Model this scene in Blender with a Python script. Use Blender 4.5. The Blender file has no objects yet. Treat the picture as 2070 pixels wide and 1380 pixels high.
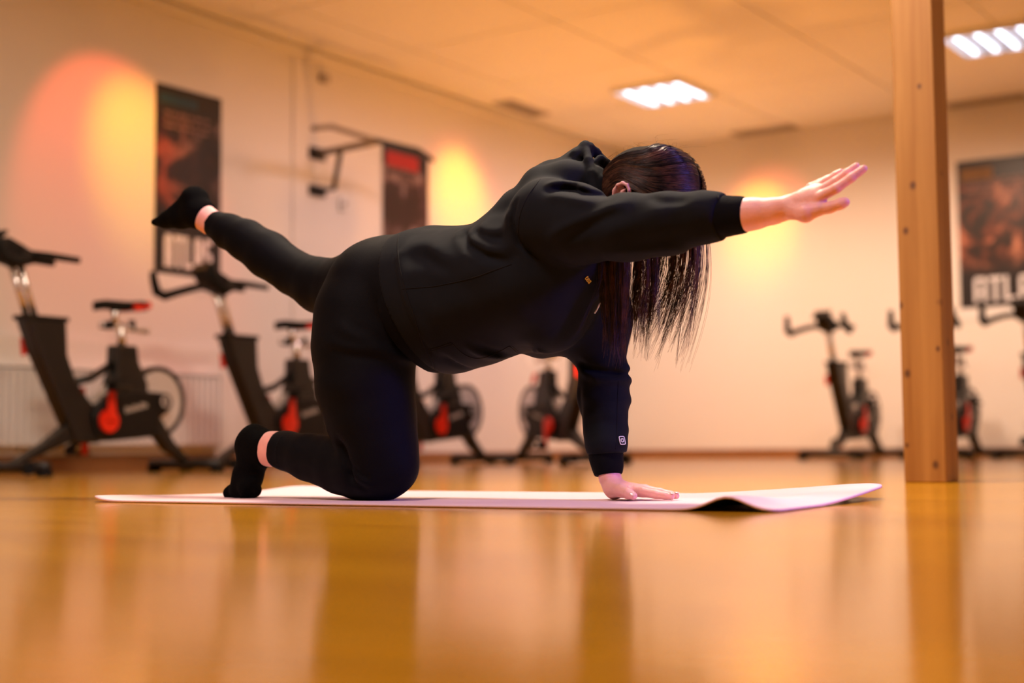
import bpy, bmesh, math, random
import numpy as np
from mathutils import Vector, Matrix
from mathutils.bvhtree import BVHTree

random.seed(7); rng = np.random.default_rng(7)
scene = bpy.context.scene
COL = scene.collection
rad = math.radians

# ------------------------------------------------------------------ camera
FPX, W, H = 2900.0, 2070.0, 1380.0
CAMH = 0.12
PITCH = math.atan(214 / FPX); ROLL = -0.009
CAMM = Matrix.Translation((0, 0, CAMH)) @ Matrix.Rotation(rad(90) + PITCH, 4, 'X') @ Matrix.Rotation(ROLL, 4, 'Z')
cam = bpy.data.cameras.new('camera'); camo = bpy.data.objects.new('camera', cam); COL.objects.link(camo)
camo.matrix_world = CAMM
cam.sensor_width = 36.0; cam.lens = FPX * 36.0 / W; cam.clip_end = 100; cam.clip_start = 0.02
cam.dof.use_dof = True; cam.dof.focus_distance = 3.13; cam.dof.aperture_fstop = 1.7
cam.dof.aperture_blades = 0
scene.camera = camo
scene.view_settings.view_transform = 'Standard'
scene.view_settings.look = 'None'
scene.view_settings.gamma = 1.0
scene.view_settings.use_curve_mapping = False
scene.view_settings.exposure = 0.2
cy = scene.cycles; cy.max_bounces = 5; cy.diffuse_bounces = 3; cy.glossy_bounces = 3; cy.transmission_bounces = 2; cy.caustics_reflective = False; cy.caustics_refractive = False
cy.use_adaptive_sampling = True; cy.adaptive_threshold = 0.06; cy.adaptive_min_samples = 16

# ------------------------------------------------------------------ world (only dim dusk through the window behind the camera)
wd = bpy.data.worlds.new('world'); scene.world = wd; wd.use_nodes = True
wd.node_tree.nodes['Background'].inputs[0].default_value = (0.25, 0.3, 0.5, 1)
wd.node_tree.nodes['Background'].inputs[1].default_value = 0.3

# room frame: origin at the far left corner of the room, X along the far wall, Y away from the camera along the left wall
CORNER = Vector((1.134, 14.32, 0)); CEIL = 3.07
ROOM = Matrix.Translation(CORNER) @ Matrix.Rotation(rad(-34), 4, 'Z')
ROOMI = ROOM.inverted()
RW, RD = 10.5, 17.0        # room width along X, depth along -Y

def rp(x, y, z=0.0): return ROOM @ Vector((x, y, z))

# ------------------------------------------------------------------ lamps of the room and added fill lights
def light(name, kind, loc, energy, color, target=None, **kw):
    l = bpy.data.lights.new(name, kind); l.energy = energy; l.color = color
    for k, v in kw.items(): setattr(l, k, v)
    o = bpy.data.objects.new(name, l); COL.objects.link(o); o.location = loc
    if target is not None:
        o.rotation_euler = (Vector(target) - Vector(loc)).to_track_quat('-Z', 'Y').to_euler()
    return o

def lit(name, kind, loc, watts, rgb, target, **kw):          # watts times an rgb weight
    m_ = max(rgb); return light(name, kind, loc, watts*m_, tuple(c/m_ for c in rgb), target, **kw)
# coloured accent spots aimed at the walls: yellow core with a red fringe
for (a, b, p_) in (((1.2, -6.70, 2.95), (0, -6.27, 2.02), 52), ((1.2, -3.05, 2.95), (0, -2.80, 2.20), 62), ((1.55, -1.1, 2.95), (1.47, 0, 2.20), 46), ((5.4, -1.1, 2.95), (5.4, 0, 2.06), 40)):
    lit('accent_spot', 'SPOT', rp(*a), p_, (1.25, 0.86, 0.02), rp(*b), spot_size=rad(42), spot_blend=1.0, shadow_soft_size=.03)
for (a, b, p_) in (((1.2, -6.80, 2.95), (0, -6.48, 1.80), 62), ((1.2, -3.05, 2.95), (0, -2.80, 2.1), 34), ((1.60, -1.1, 2.95), (1.55, 0, 2.15), 40), ((4.9, -1.1, 2.95), (4.75, 0, 2.0), 46)):
    lit('accent_spot_red', 'SPOT', rp(*a), p_, (1.0, 0.10, 0.05), rp(*b), spot_size=rad(60), spot_blend=0.45 if b[1] < -5 else 0.95, shadow_soft_size=.03)
# warm fill spots added to brighten the walls, no fittings there
for k in range(6):
    lit('wall_fill_spot', 'SPOT', rp(2.4, -1.2-k*1.0, 2.97), (62, 62, 62, 58, 46, 12)[k], (1.00, 0.76, 0.80), rp(0, -1.2-k*1.0, .6), spot_size=rad(95), spot_blend=1.0, shadow_soft_size=.2)
    lit('wall_fill_spot', 'SPOT', rp(.9+k*1.25, -2.4, 2.97), 66, (2.30, 1.52, 1.04), rp(.9+k*1.25, 0, .25), spot_size=rad(95), spot_blend=1.0, shadow_soft_size=.05)
# amber fill spots added near the floor to brighten the ceiling, no fittings
for (x, y, p_) in ((1.3, -1.9, 150), (3.4, -2.7, 120), (1.6, -4.2, 160), (2.6, -6.0, 70)):
    lit('ceiling_fill_spot', 'SPOT', rp(x, y, .25), p_, (0.72, 0.275, 0.055), rp(x, y, 3), spot_size=rad(128), spot_blend=1.0, shadow_soft_size=.06)
# area lights added overhead for unseen ceiling lamps, no fixtures built
for (x, y, p_, c_) in ((5.0, -8.9, 92, (1.40, 1.14, 0.86)), (5.2, -11.8, 50, (1.45, 1.08, 1.05)), (2.9, -8.4, 16, (1.40, 1.14, 0.86)), (7.7, -8.6, 20, (1.30, 1.05, 1.1))):
    lit('unseen_ceiling_light', 'AREA', rp(x, y, 3.0), p_, c_, rp(x, y, 0), shape='SQUARE', size=.6)
# violet spot, its source unseen, from the right side of the room, on the mat
lit('violet_spot', 'SPOT', rp(10.2, -9.3, 1.7), 700, (0.15, 0.11, 0.80), rp(5.7, -9.7, 0.35), spot_size=rad(34), spot_blend=1.0, shadow_soft_size=.25)

# ------------------------------------------------------------------ pixel helpers (frame 2070 x 1380)
M3 = CAMM.to_3x3()
def ray(px, py): return M3 @ Vector(((px - W / 2) / FPX, -(py - H / 2) / FPX, -1.0))
CAMP = Vector((0, 0, CAMH))
def on_z(px, py, z):
    d = ray(px, py); return CAMP + d * ((z - CAMH) / d.z)
def room_pt(px, py, axis, val):          # hit a plane of the room frame, returns room coordinates
    o = ROOMI @ CAMP; d = ROOMI.to_3x3() @ ray(px, py)
    return o + d * ((val - o[axis]) / d[axis])

# ------------------------------------------------------------------ materials
def mat(name, color, rough=0.5, metal=0.0, bump=0.0, bscale=60.0, var=0.0, vscale=8.0, spec=0.5, sheen=0.0, coat=0.0, emit=None, estr=0.0):
    m = bpy.data.materials.new(name); m.use_nodes = True
    nt = m.node_tree; b = nt.nodes['Principled BSDF']
    b.inputs['Base Color'].default_value = (*color, 1); b.inputs['Roughness'].default_value = rough
    b.inputs['Metallic'].default_value = metal; b.inputs['Specular IOR Level'].default_value = spec
    b.inputs['Sheen Weight'].default_value = sheen; b.inputs['Coat Weight'].default_value = coat
    tc = nt.nodes.new('ShaderNodeTexCoord')
    if var > 0:
        n = nt.nodes.new('ShaderNodeTexNoise'); n.inputs['Scale'].default_value = vscale; n.inputs['Detail'].default_value = 4
        nt.links.new(tc.outputs['Object'], n.inputs['Vector'])
        mx = nt.nodes.new('ShaderNodeMix'); mx.data_type = 'RGBA'
        mx.inputs[6].default_value = (*[c * (1 - var) for c in color], 1); mx.inputs[7].default_value = (*[min(1, c * (1 + var)) for c in color], 1)
        nt.links.new(n.outputs['Fac'], mx.inputs[0]); nt.links.new(mx.outputs[2], b.inputs['Base Color'])
    if bump > 0:
        n2 = nt.nodes.new('ShaderNodeTexNoise'); n2.inputs['Scale'].default_value = bscale; n2.inputs['Detail'].default_value = 3
        nt.links.new(tc.outputs['Object'], n2.inputs['Vector'])
        bp_ = nt.nodes.new('ShaderNodeBump'); bp_.inputs['Strength'].default_value = bump; bp_.inputs['Distance'].default_value = 0.004
        nt.links.new(n2.outputs['Fac'], bp_.inputs['Height']); nt.links.new(bp_.outputs['Normal'], b.inputs['Normal'])
    if emit is not None:
        b.inputs['Emission Color'].default_value = (*emit, 1); b.inputs['Emission Strength'].default_value = estr
    return m

def N(nt, t, **kw):
    n = nt.nodes.new(t)
    for k, v in kw.items(): setattr(n, k, v)
    return n

M = {}
M['wall'] = mat('wall_paint', (0.80, 0.77, 0.74), 0.8, bump=0.15, bscale=120, var=0.02, vscale=1.5)
M['ceiling'] = mat('ceiling_paint', (0.78, 0.76, 0.73), 0.85, bump=0.2, bscale=200, var=0.02, vscale=3)
M['white'] = mat('white_enamel', (0.82, 0.82, 0.83), 0.35, var=0.02)
M['base'] = mat('baseboard_wood', (0.30, 0.13, 0.045), 0.4, var=0.2, vscale=5)
M['vent'] = mat('vent_metal', (0.42, 0.38, 0.36), 0.5, var=0.05)
M['black'] = mat('black_frame', (0.006, 0.0055, 0.0055), 0.4, var=0.2, vscale=20)
M['blackp'] = mat('black_plastic', (0.007, 0.0065, 0.0065), 0.5, bump=0.1, var=0.2, spec=0.25)
M['rubber'] = mat('rubber', (0.007, 0.007, 0.007), 0.8, bump=0.2, spec=0.2)
M['chrome'] = mat('chrome', (0.75, 0.73, 0.72), 0.22, metal=1.0, var=0.03)
M['steel'] = mat('brushed_steel', (0.78, 0.76, 0.80), 0.35, metal=0.55, var=0.06, vscale=30)
M['red'] = mat('red_plastic', (0.80, 0.025, 0.006), 0.35, var=0.08)
M['darkred'] = mat('dark_red_plastic', (0.30, 0.015, 0.008), 0.45, var=0.1)
M['greybar'] = mat('grey_steel_bar', (0.22, 0.18, 0.14), 0.45, metal=0.4, var=0.1)
M['sock'] = mat('sock_knit', (0.0028, 0.0028, 0.0028), 0.95, bump=0.5, bscale=500, var=0.2, vscale=60, spec=0.06)
M['legging'] = mat('legging_jersey', (0.0022, 0.0026, 0.0042), 0.7, bump=0.15, bscale=600, var=0.15, vscale=40, spec=0.10, sheen=0.0)
M['hoodie'] = mat('hoodie_fleece', (0.0054, 0.0070, 0.0102), 0.85, bump=0.10, bscale=900, var=0.2, vscale=30, spec=0.14, sheen=0.0)
M['rib'] = mat('ribbed_knit', (0.0030, 0.0034, 0.0046), 0.9, bump=0.25, bscale=700, var=0.2, vscale=60, spec=0.10)
M['seam'] = mat('seam_thread', (0.005, 0.005, 0.006), 0.9, var=0.2, spec=0.2)
M['yellow'] = mat('yellow_print', (0.75, 0.50, 0.02), 0.6, var=0.05)
M['whitep'] = mat('white_print', (0.80, 0.80, 0.85), 0.6, var=0.05)
M['nail'] = mat('fingernail', (0.86, 0.56, 0.50), 0.2, var=0.04, vscale=80, coat=0.5)
M['mat_pink'] = mat('mat_foam', (0.82, 0.60, 0.63), 0.7, bump=0.25, bscale=350, var=0.03, vscale=20)
M['mat_under'] = mat('mat_rubber_underside', (0.02, 0.02, 0.022), 0.8, bump=0.2)

def skin_mat():
    m = mat('skin', (0.86, 0.45, 0.40), 0.45, bump=0.2, bscale=220, var=0.16, vscale=34, spec=0.4)
    b = m.node_tree.nodes['Principled BSDF']
    b.inputs['Subsurface Weight'].default_value = 0.25
    b.inputs['Subsurface Radius'].default_value = (0.012, 0.005, 0.003); b.inputs['Subsurface Scale'].default_value = 0.5
    return m
M['skin'] = skin_mat()

def hair_mat(name='hair_brown', c0=(0.012, 0.006, 0.004), c1=(0.12, 0.042, 0.022)):
    m = bpy.data.materials.new(name); m.use_nodes = True; nt = m.node_tree; b = nt.nodes['Principled BSDF']
    tc = N(nt, 'ShaderNodeTexCoord'); n = N(nt, 'ShaderNodeTexNoise'); n.inputs['Scale'].default_value = 45; n.inputs['Detail'].default_value = 3
    nt.links.new(tc.outputs['Object'], n.inputs['Vector'])
    cr = N(nt, 'ShaderNodeValToRGB'); cr.color_ramp.elements[0].color = (*c0, 1); cr.color_ramp.elements[1].color = (*c1, 1)
    cr.color_ramp.elements[0].position = .3; cr.color_ramp.elements[1].position = .75
    nt.links.new(n.outputs['Fac'], cr.inputs[0]); nt.links.new(cr.outputs[0], b.inputs['Base Color'])
    b.inputs['Roughness'].default_value = 0.42; b.inputs['Specular IOR Level'].default_value = 0.4
    return m
M['hair'] = hair_mat(); M['hair_dark'] = hair_mat('hair_dark', (0.004, 0.002, 0.0015), (0.020, 0.009, 0.005)); M['hair_light'] = hair_mat('hair_light', (0.05, 0.022, 0.010), (0.20, 0.10, 0.045))
M['scalp'] = mat('hair_undercoat', (0.012, 0.006, 0.004), 0.85, bump=0.5, bscale=160, var=0.4, vscale=60, spec=0.1)

def floor_mat():
    m = bpy.data.materials.new('varnished_parquet'); m.use_nodes = True; nt = m.node_tree; b = nt.nodes['Principled BSDF']
    tc = N(nt, 'ShaderNodeTexCoord')
    mp = N(nt, 'ShaderNodeMapping'); mp.inputs['Scale'].default_value = (1, 1, 1)
    nt.links.new(tc.outputs['Object'], mp.inputs['Vector'])
    br = N(nt, 'ShaderNodeTexBrick'); br.offset = 0.37
    br.inputs['Scale'].default_value = 1.0; br.inputs['Mortar Size'].default_value = 0.0012
    br.inputs['Brick Width'].default_value = 1.1; br.inputs['Row Height'].default_value = 0.075
    br.inputs['Color1'].default_value = (0.50, 0.220, 0.004, 1); br.inputs['Color2'].default_value = (0.60, 0.280, 0.006, 1)
    br.inputs['Mortar'].default_value = (0.12, 0.05, 0.015, 1)
    nt.links.new(mp.outputs[0], br.inputs['Vector'])
    mp2 = N(nt, 'ShaderNodeMapping'); mp2.inputs['Scale'].default_value = (3, 60, 1)
    nt.links.new(tc.outputs['Object'], mp2.inputs['Vector'])
    n = N(nt, 'ShaderNodeTexNoise'); n.inputs['Scale'].default_value = 1.5; n.inputs['Detail'].default_value = 5
    nt.links.new(mp2.outputs[0], n.inputs['Vector'])
    mx = N(nt, 'ShaderNodeMix', data_type='RGBA', blend_type='MULTIPLY'); mx.inputs[0].default_value = 0.35
    nt.links.new(br.outputs['Color'], mx.inputs[6]); nt.links.new(n.outputs['Color'], mx.inputs[7])
    hsv = N(nt, 'ShaderNodeMix', data_type='RGBA', blend_type='MIX'); hsv.inputs[0].default_value = 0.85
    nt.links.new(br.outputs['Color'], hsv.inputs[6])
    gr = N(nt, 'ShaderNodeMapRange'); gr.inputs[3].default_value = 0.8; gr.inputs[4].default_value = 1.15
    nt.links.new(n.outputs['Fac'], gr.inputs[0])
    vm = N(nt, 'ShaderNodeVectorMath', operation='SCALE')
    nt.links.new(br.outputs['Color'], vm.inputs[0]); nt.links.new(gr.outputs[0], vm.inputs['Scale'])
    nt.links.new(vm.outputs[0], b.inputs['Base Color'])
    b.inputs['Roughness'].default_value = 0.13
    rr = N(nt, 'ShaderNodeMapRange'); rr.inputs[3].default_value = 0.08; rr.inputs[4].default_value = 0.20
    nt.links.new(n.outputs['Fac'], rr.inputs[0]); nt.links.new(rr.outputs[0], b.inputs['Roughness'])
    bm_ = N(nt, 'ShaderNodeBump'); bm_.inputs['Strength'].default_value = 0.12; bm_.inputs['Distance'].default_value = 0.0012
    inv = N(nt, 'ShaderNodeMath', operation='MULTIPLY_ADD'); inv.inputs[1].default_value = -1.0
    nt.links.new(br.outputs['Fac'], inv.inputs[0]); nt.links.new(n.outputs['Fac'], inv.inputs[2])
    nt.links.new(inv.outputs[0], bm_.inputs['Height']); nt.links.new(bm_.outputs['Normal'], b.inputs['Normal'])
    return m
M['floor'] = floor_mat()

def pine_mat(knots):
    m = bpy.data.materials.new('pine_post'); m.use_nodes = True; nt = m.node_tree; b = nt.nodes['Principled BSDF']
    tc = N(nt, 'ShaderNodeTexCoord')
    mp = N(nt, 'ShaderNodeMapping'); mp.inputs['Scale'].default_value = (22, 22, 1.1)
    nt.links.new(tc.outputs['Object'], mp.inputs['Vector'])
    n = N(nt, 'ShaderNodeTexNoise'); n.inputs['Scale'].default_value = 1.0; n.inputs['Detail'].default_value = 6; n.inputs['Distortion'].default_value = 0.4
    nt.links.new(mp.outputs[0], n.inputs['Vector'])
    cr = N(nt, 'ShaderNodeValToRGB')
    cr.color_ramp.elements[0].position = .32; cr.color_ramp.elements[0].color = (0.27, 0.110, 0.018, 1)
    cr.color_ramp.elements[1].position = .68; cr.color_ramp.elements[1].color = (0.40, 0.195, 0.048, 1)
    nt.links.new(n.outputs['Fac'], cr.inputs[0]); last = cr.outputs[0]
    for (kx, ky, kz, r) in knots:
        sub = N(nt, 'ShaderNodeVectorMath', operation='SUBTRACT'); sub.inputs[1].default_value = (kx, ky, kz)
        nt.links.new(tc.outputs['Object'], sub.inputs[0])
        sc = N(nt, 'ShaderNodeVectorMath', operation='MULTIPLY'); sc.inputs[1].default_value = (1, 1, 0.75)
        nt.links.new(sub.outputs[0], sc.inputs[0])
        ln = N(nt, 'ShaderNodeVectorMath', operation='LENGTH'); nt.links.new(sc.outputs[0], ln.inputs[0])
        mr = N(nt, 'ShaderNodeMapRange'); mr.inputs[1].default_value = r * 0.4; mr.inputs[2].default_value = r * 1.4; mr.inputs[3].default_value = 0.9; mr.inputs[4].default_value = 0.0
        nt.links.new(ln.outputs['Value'], mr.inputs[0])
        mx = N(nt, 'ShaderNodeMix', data_type='RGBA'); mx.inputs[7].default_value = (0.07, 0.022, 0.008, 1)
        nt.links.new(mr.outputs[0], mx.inputs[0]); nt.links.new(last, mx.inputs[6]); last = mx.outputs[2]
    nt.links.new(last, b.inputs['Base Color']); b.inputs['Roughness'].default_value = 0.5
    return m

def poster_mat(name, seed, c_dark, c_mid, c_light, side, side_col):
    m = bpy.data.materials.new(name); m.use_nodes = True; nt = m.node_tree; b = nt.nodes['Principled BSDF']
    tc = N(nt, 'ShaderNodeTexCoord'); mp = N(nt, 'ShaderNodeMapping'); mp.inputs['Location'].default_value = (seed, seed * .7, 0); mp.inputs['Scale'].default_value = (1, 1, .8)
    nt.links.new(tc.outputs['Object'], mp.inputs['Vector'])
    n = N(nt, 'ShaderNodeTexNoise'); n.inputs['Scale'].default_value = 6.0; n.inputs['Detail'].default_value = 3; n.inputs['Distortion'].default_value = 0.6
    nt.links.new(mp.outputs[0], n.inputs['Vector'])
    sep = N(nt, 'ShaderNodeSeparateXYZ'); nt.links.new(tc.outputs['Object'], sep.inputs[0])
    # picture band fades to plain black at the top and the bottom of the sheet
    mr = N(nt, 'ShaderNodeMapRange', interpolation_type='SMOOTHSTEP'); mr.inputs[1].default_value = 0.28; mr.inputs[2].default_value = 0.52
    nt.links.new(sep.outputs['Z'], mr.inputs[0])
    mr2 = N(nt, 'ShaderNodeMapRange', interpolation_type='SMOOTHSTEP'); mr2.inputs[1].default_value = 1.02; mr2.inputs[2].default_value = 1.12; mr2.inputs[3].default_value = 1; mr2.inputs[4].default_value = 0
    nt.links.new(sep.outputs['Z'], mr2.inputs[0])
    mu = N(nt, 'ShaderNodeMath', operation='MULTIPLY'); nt.links.new(mr.outputs[0], mu.inputs[0]); nt.links.new(mr2.outputs[0], mu.inputs[1])
    cr = N(nt, 'ShaderNodeValToRGB'); cr.color_ramp.elements[0].position = .42; cr.color_ramp.elements[0].color = (*c_dark, 1)
    cr.color_ramp.elements[1].position = .66; cr.color_ramp.elements[1].color = (*c_light, 1)
    e = cr.color_ramp.elements.new(.53); e.color = (*c_mid, 1)
    nt.links.new(n.outputs['Fac'], cr.inputs[0])
    # one half of the picture tinted, coloured light put into the print
    mr3 = N(nt, 'ShaderNodeMapRange', interpolation_type='SMOOTHSTEP'); mr3.inputs[1].default_value = 0.15; mr3.inputs[2].default_value = -0.25
    nt.links.new(sep.outputs['X'], mr3.inputs[0])
    tint = N(nt, 'ShaderNodeMix', data_type='RGBA', blend_type='MULTIPLY'); tint.inputs[7].default_value = (*side_col, 1)
    sm = N(nt, 'ShaderNodeMath', operation='MULTIPLY'); sm.inputs[1].default_value = side; nt.links.new(mr3.outputs[0], sm.inputs[0])
    nt.links.new(sm.outputs[0], tint.inputs[0]); nt.links.new(cr.outputs[0], tint.inputs[6])
    mx = N(nt, 'ShaderNodeMix', data_type='RGBA'); mx.inputs[6].default_value = (0.012, 0.010, 0.012, 1)
    nt.links.new(mu.outputs[0], mx.inputs[0]); nt.links.new(tint.outputs[2], mx.inputs[7])
    nt.links.new(mx.outputs[2], b.inputs['Base Color']); b.inputs['Roughness'].default_value = 0.35
    return m

# ------------------------------------------------------------------ mesh helpers
def tag(o, label=None, cat=None, group=None, kind=None):
    if label: o['label'] = label
    if cat: o['category'] = cat
    if group: o['group'] = group
    if kind: o['kind'] = kind
    return o

def empty(name, matrix):
    o = bpy.data.objects.new(name, None); COL.objects.link(o); o.matrix_world = matrix; o.empty_display_size = 0.1
    return o

class MB:
    def __init__(s): s.v = []; s.f = []
    def add(s, vs, fs):
        k = len(s.v); s.v += [tuple(v) for v in vs]; s.f += [tuple(i + k for i in f) for f in fs]; return s
    def box(s, lo, hi, mtx=None):
        x0, y0, z0 = lo; x1, y1, z1 = hi
        vs = [Vector(p) for p in ((x0,y0,z0),(x1,y0,z0),(x1,y1,z0),(x0,y1,z0),(x0,y0,z1),(x1,y0,z1),(x1,y1,z1),(x0,y1,z1))]
        if mtx: vs = [mtx @ v for v in vs]
        return s.add(vs, [(0,3,2,1),(4,5,6,7),(0,1,5,4),(1,2,6,5),(2,3,7,6),(3,0,4,7)])
    def prism(s, poly, y0, y1):      # polygon in XZ extruded along Y (polygon counter-clockwise seen from -Y)
        n = len(poly); ar = sum(poly[i][0]*poly[(i+1)%n][1]-poly[(i+1)%n][0]*poly[i][1] for i in range(n))
        if ar < 0: poly = poly[::-1]
        vs = [(x, y0, z) for x, z in poly] + [(x, y1, z) for x, z in poly]
        fs = [tuple(range(n)), tuple(range(2*n-1, n-1, -1))] + [(i, i+n, (i+1)%n+n, (i+1)%n) for i in range(n)]
        return s.add(vs, fs)
    def tube(s, pts, r, sides=10, flat=1.0):
        pts = [Vector(p) for p in pts]; n = len(pts)
        rs = r if isinstance(r, (list, tuple)) else [r]*n
        up = Vector((0, 0, 1)); vs = []; prev = None
        for i, p in enumerate(pts):
            t = (pts[min(i+1, n-1)] - pts[max(i-1, 0)]).normalized()
            if prev is None:
                a = t.cross(up if abs(t.z) < .9 else Vector((0, 1, 0))).normalized()
            else:
                a = (prev - t * prev.dot(t)).normalized()
            prev = a; b = t.cross(a)
            for k in range(sides):
                an = 2*math.pi*k/sides
                vs.append(p + a*(math.cos(an)*rs[i]) + b*(math.sin(an)*rs[i]*flat))
        fs = []
        for i in range(n-1):
            for k in range(sides):
                fs.append((i*sides+k, i*sides+(k+1)%sides, (i+1)*sides+(k+1)%sides, (i+1)*sides+k))
        fs.append(tuple(range(sides-1, -1, -1))); fs.append(tuple(range((n-1)*sides, n*sides)))
        return s.add(vs, fs)
    def cyl(s, c, r, y0, y1, sides=24, r2=None):   # cylinder along Y
        r2 = r if r2 is None else r2
        return s.tube([(c[0], y0, c[1]), (c[0], y1, c[1])], [r, r2], sides)
    def ring(s, c, ro, ri, y0, y1, sides=36):
        vs = []; fs = []
        for k in range(sides):
            a = 2*math.pi*k/sides; ca, sa = math.cos(a), math.sin(a)
            vs += [(c[0]+ro*ca, y0, c[1]+ro*sa), (c[0]+ro*ca, y1, c[1]+ro*sa), (c[0]+ri*ca, y1, c[1]+ri*sa), (c[0]+ri*ca, y0, c[1]+ri*sa)]
        for k in range(sides):
            a = 4*k; b = 4*((k+1) % sides)
            for j in range(4):
                fs.append((a+j, b+j, b+(j+1) % 4, a+(j+1) % 4))
        return s.add(vs, fs)
    def ell(s, c, r, mtx=None, seg=16, rings=10):
        vs = []; fs = []
        for i in range(rings+1):
            th = math.pi*i/rings
            for k in range(seg):
                ph = 2*math.pi*k/seg
                p = Vector((r[0]*math.sin(th)*math.cos(ph), r[1]*math.sin(th)*math.sin(ph), r[2]*math.cos(th)))
                if mtx: p = mtx @ p
                vs.append(p + Vector(c))
        for i in range(rings):
            for k in range(seg):
                fs.append((i*seg+k, (i+1)*seg+k, (i+1)*seg+(k+1) % seg, i*seg+(k+1) % seg))
        return s.add(vs, fs)
    def build(s, name, m, parent=None, matrix=None, bevel=0.0, smooth=False, segs=2):
        me = bpy.data.meshes.new(name); me.from_pydata([tuple(v) for v in s.v], [], s.f); me.validate()
        bm = bmesh.new(); bm.from_mesh(me)
        bmesh.ops.remove_doubles(bm, verts=bm.verts, dist=1e-6)
        bmesh.ops.recalc_face_normals(bm, faces=bm.faces)
        if bevel > 0:
            ed = [e for e in bm.edges if e.is_manifold and e.calc_face_angle(0) > 0.5]
            bmesh.ops.bevel(bm, geom=ed, offset=bevel, segments=segs, profile=0.5, affect='EDGES', clamp_overlap=True)
        bm.to_mesh(me); bm.free()
        me.materials.append(M[m] if isinstance(m, str) else m)
        if smooth: me.polygons.foreach_set('use_smooth', [True]*len(me.polygons))
        o = bpy.data.objects.new(name, me); COL.objects.link(o)
        if parent: o.parent = parent
        if matrix is not None: o.matrix_world = matrix
        return o

def copy_tree(o, parent=None):
    c = o.copy(); COL.objects.link(c)
    if parent is not None:
        c.parent = parent; c.matrix_parent_inverse = Matrix()
    for ch in list(o.children): copy_tree(ch, c)
    return c

# ------------------------------------------------------------------ room shell
T = 0.12
MB().box((-T, -RD-T, -0.1), (RW+T, T, 0.0)).build('floor', 'floor', matrix=ROOM)['kind'] = 'structure'
ceiling = MB().box((-T, -RD-T, CEIL+0.02), (RW+T, T, CEIL+0.14)).build('ceiling', 'ceiling', matrix=ROOM); ceiling['kind'] = 'structure'
wl = MB().box((-T, -RD, 0), (0, 0, CEIL+0.02)).build('wall_left', 'wall', matrix=ROOM); wl['kind'] = 'structure'
MB().box((-T, 0, 0), (RW+T, T, CEIL+0.02)).build('wall_far', 'wall', matrix=ROOM)['kind'] = 'structure'
MB().box((RW, -RD, 0), (RW+T, 0, CEIL+0.02)).build('wall_right', 'wall', matrix=ROOM)['kind'] = 'structure'
wb = MB()
wb.box((-T, -RD-T, 0), (8.6, -RD, CEIL+0.02)); wb.box((8.6, -RD-T, 0), (RW+T, -RD, 0.8)); wb.box((8.6, -RD-T, 2.5), (RW+T, -RD, CEIL+0.02))
wb.build('wall_back', 'wall', matrix=ROOM)['kind'] = 'structure'
wn = MB()
for x in (8.6, 9.5, RW-0.06): wn.box((x, -RD-0.08, 0.8), (x+0.06, -RD-0.02, 2.5))
wn.box((8.6, -RD-0.08, 0.8), (RW, -RD-0.02, 0.86)); wn.box((8.6, -RD-0.08, 2.44), (RW, -RD-0.02, 2.5))
wn.build('window_1', 'white', matrix=ROOM)['kind'] = 'structure'
MB().box((0.0, -RD, 0.0), (0.018, 0, 0.085)).build('baseboard_left', 'base', matrix=ROOM)['kind'] = 'structure'
MB().box((0.018, -0.018, 0.0), (RW, 0, 0.085)).build('baseboard_far', 'base', matrix=ROOM)['kind'] = 'structure'
# dado boxing behind the radiator, slim conduit and cornice on the left wall
pA = room_pt(440, 700, 0, 0.0)
MB().box((0.018, -RD, 0.10), (0.05, pA.y, 0.80)).build('trim_1', 'wall', matrix=ROOM, bevel=0.006)['kind'] = 'structure'
pB = room_pt(596, 400, 0, 0.0)
MB().box((0.0, pB.y-0.03, 0.09), (0.014, pB.y+0.03, CEIL)).build('trim_2', 'wall', matrix=ROOM, bevel=0.004)['kind'] = 'structure'
MB().box((0.0, -RD, CEIL-0.07), (0.035, 0, CEIL)).build('trim_3', 'wall', matrix=ROOM, bevel=0.008)['kind'] = 'structure'
# ceiling panels, each its own piece
TS = 1.25
tile_mb = MB().box((-TS/2+0.006, -TS/2+0.006, 0), (TS/2-0.006, TS/2-0.006, 0.02))
tile0 = None
lampA = room_pt(1340, 183, 2, CEIL)
offx = (lampA.x - TS/4) % TS; offy = (lampA.y - TS/4) % TS - TS
i0 = -1
for i in range(-1, 9):
    for j in range(-1, 14):
        x = offx + i*TS; y = offy - j*TS
        x0, x1 = max(x-TS/2, 0.04), min(x+TS/2, RW); y0, y1 = max(y-TS/2, -RD), min(y+TS/2, 0)
        if x1-x0 < 0.1 or y1-y0 < 0.1: continue
        full = (x1-x0 > TS-0.01 and y1-y0 > TS-0.01)
        if full and tile0 is not None:
            t = tile0.copy(); COL.objects.link(t)
        else:
            t = MB().box((x0-x+0.006, y0-y+0.006, 0), (x1-x-0.006, y1-y-0.006, 0.019)).build('ceiling_panel', 'ceiling')
            if full: tile0 = t
        t.parent = ceiling; t.matrix_parent_inverse = Matrix(); t.location = (x, y, CEIL)

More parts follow.
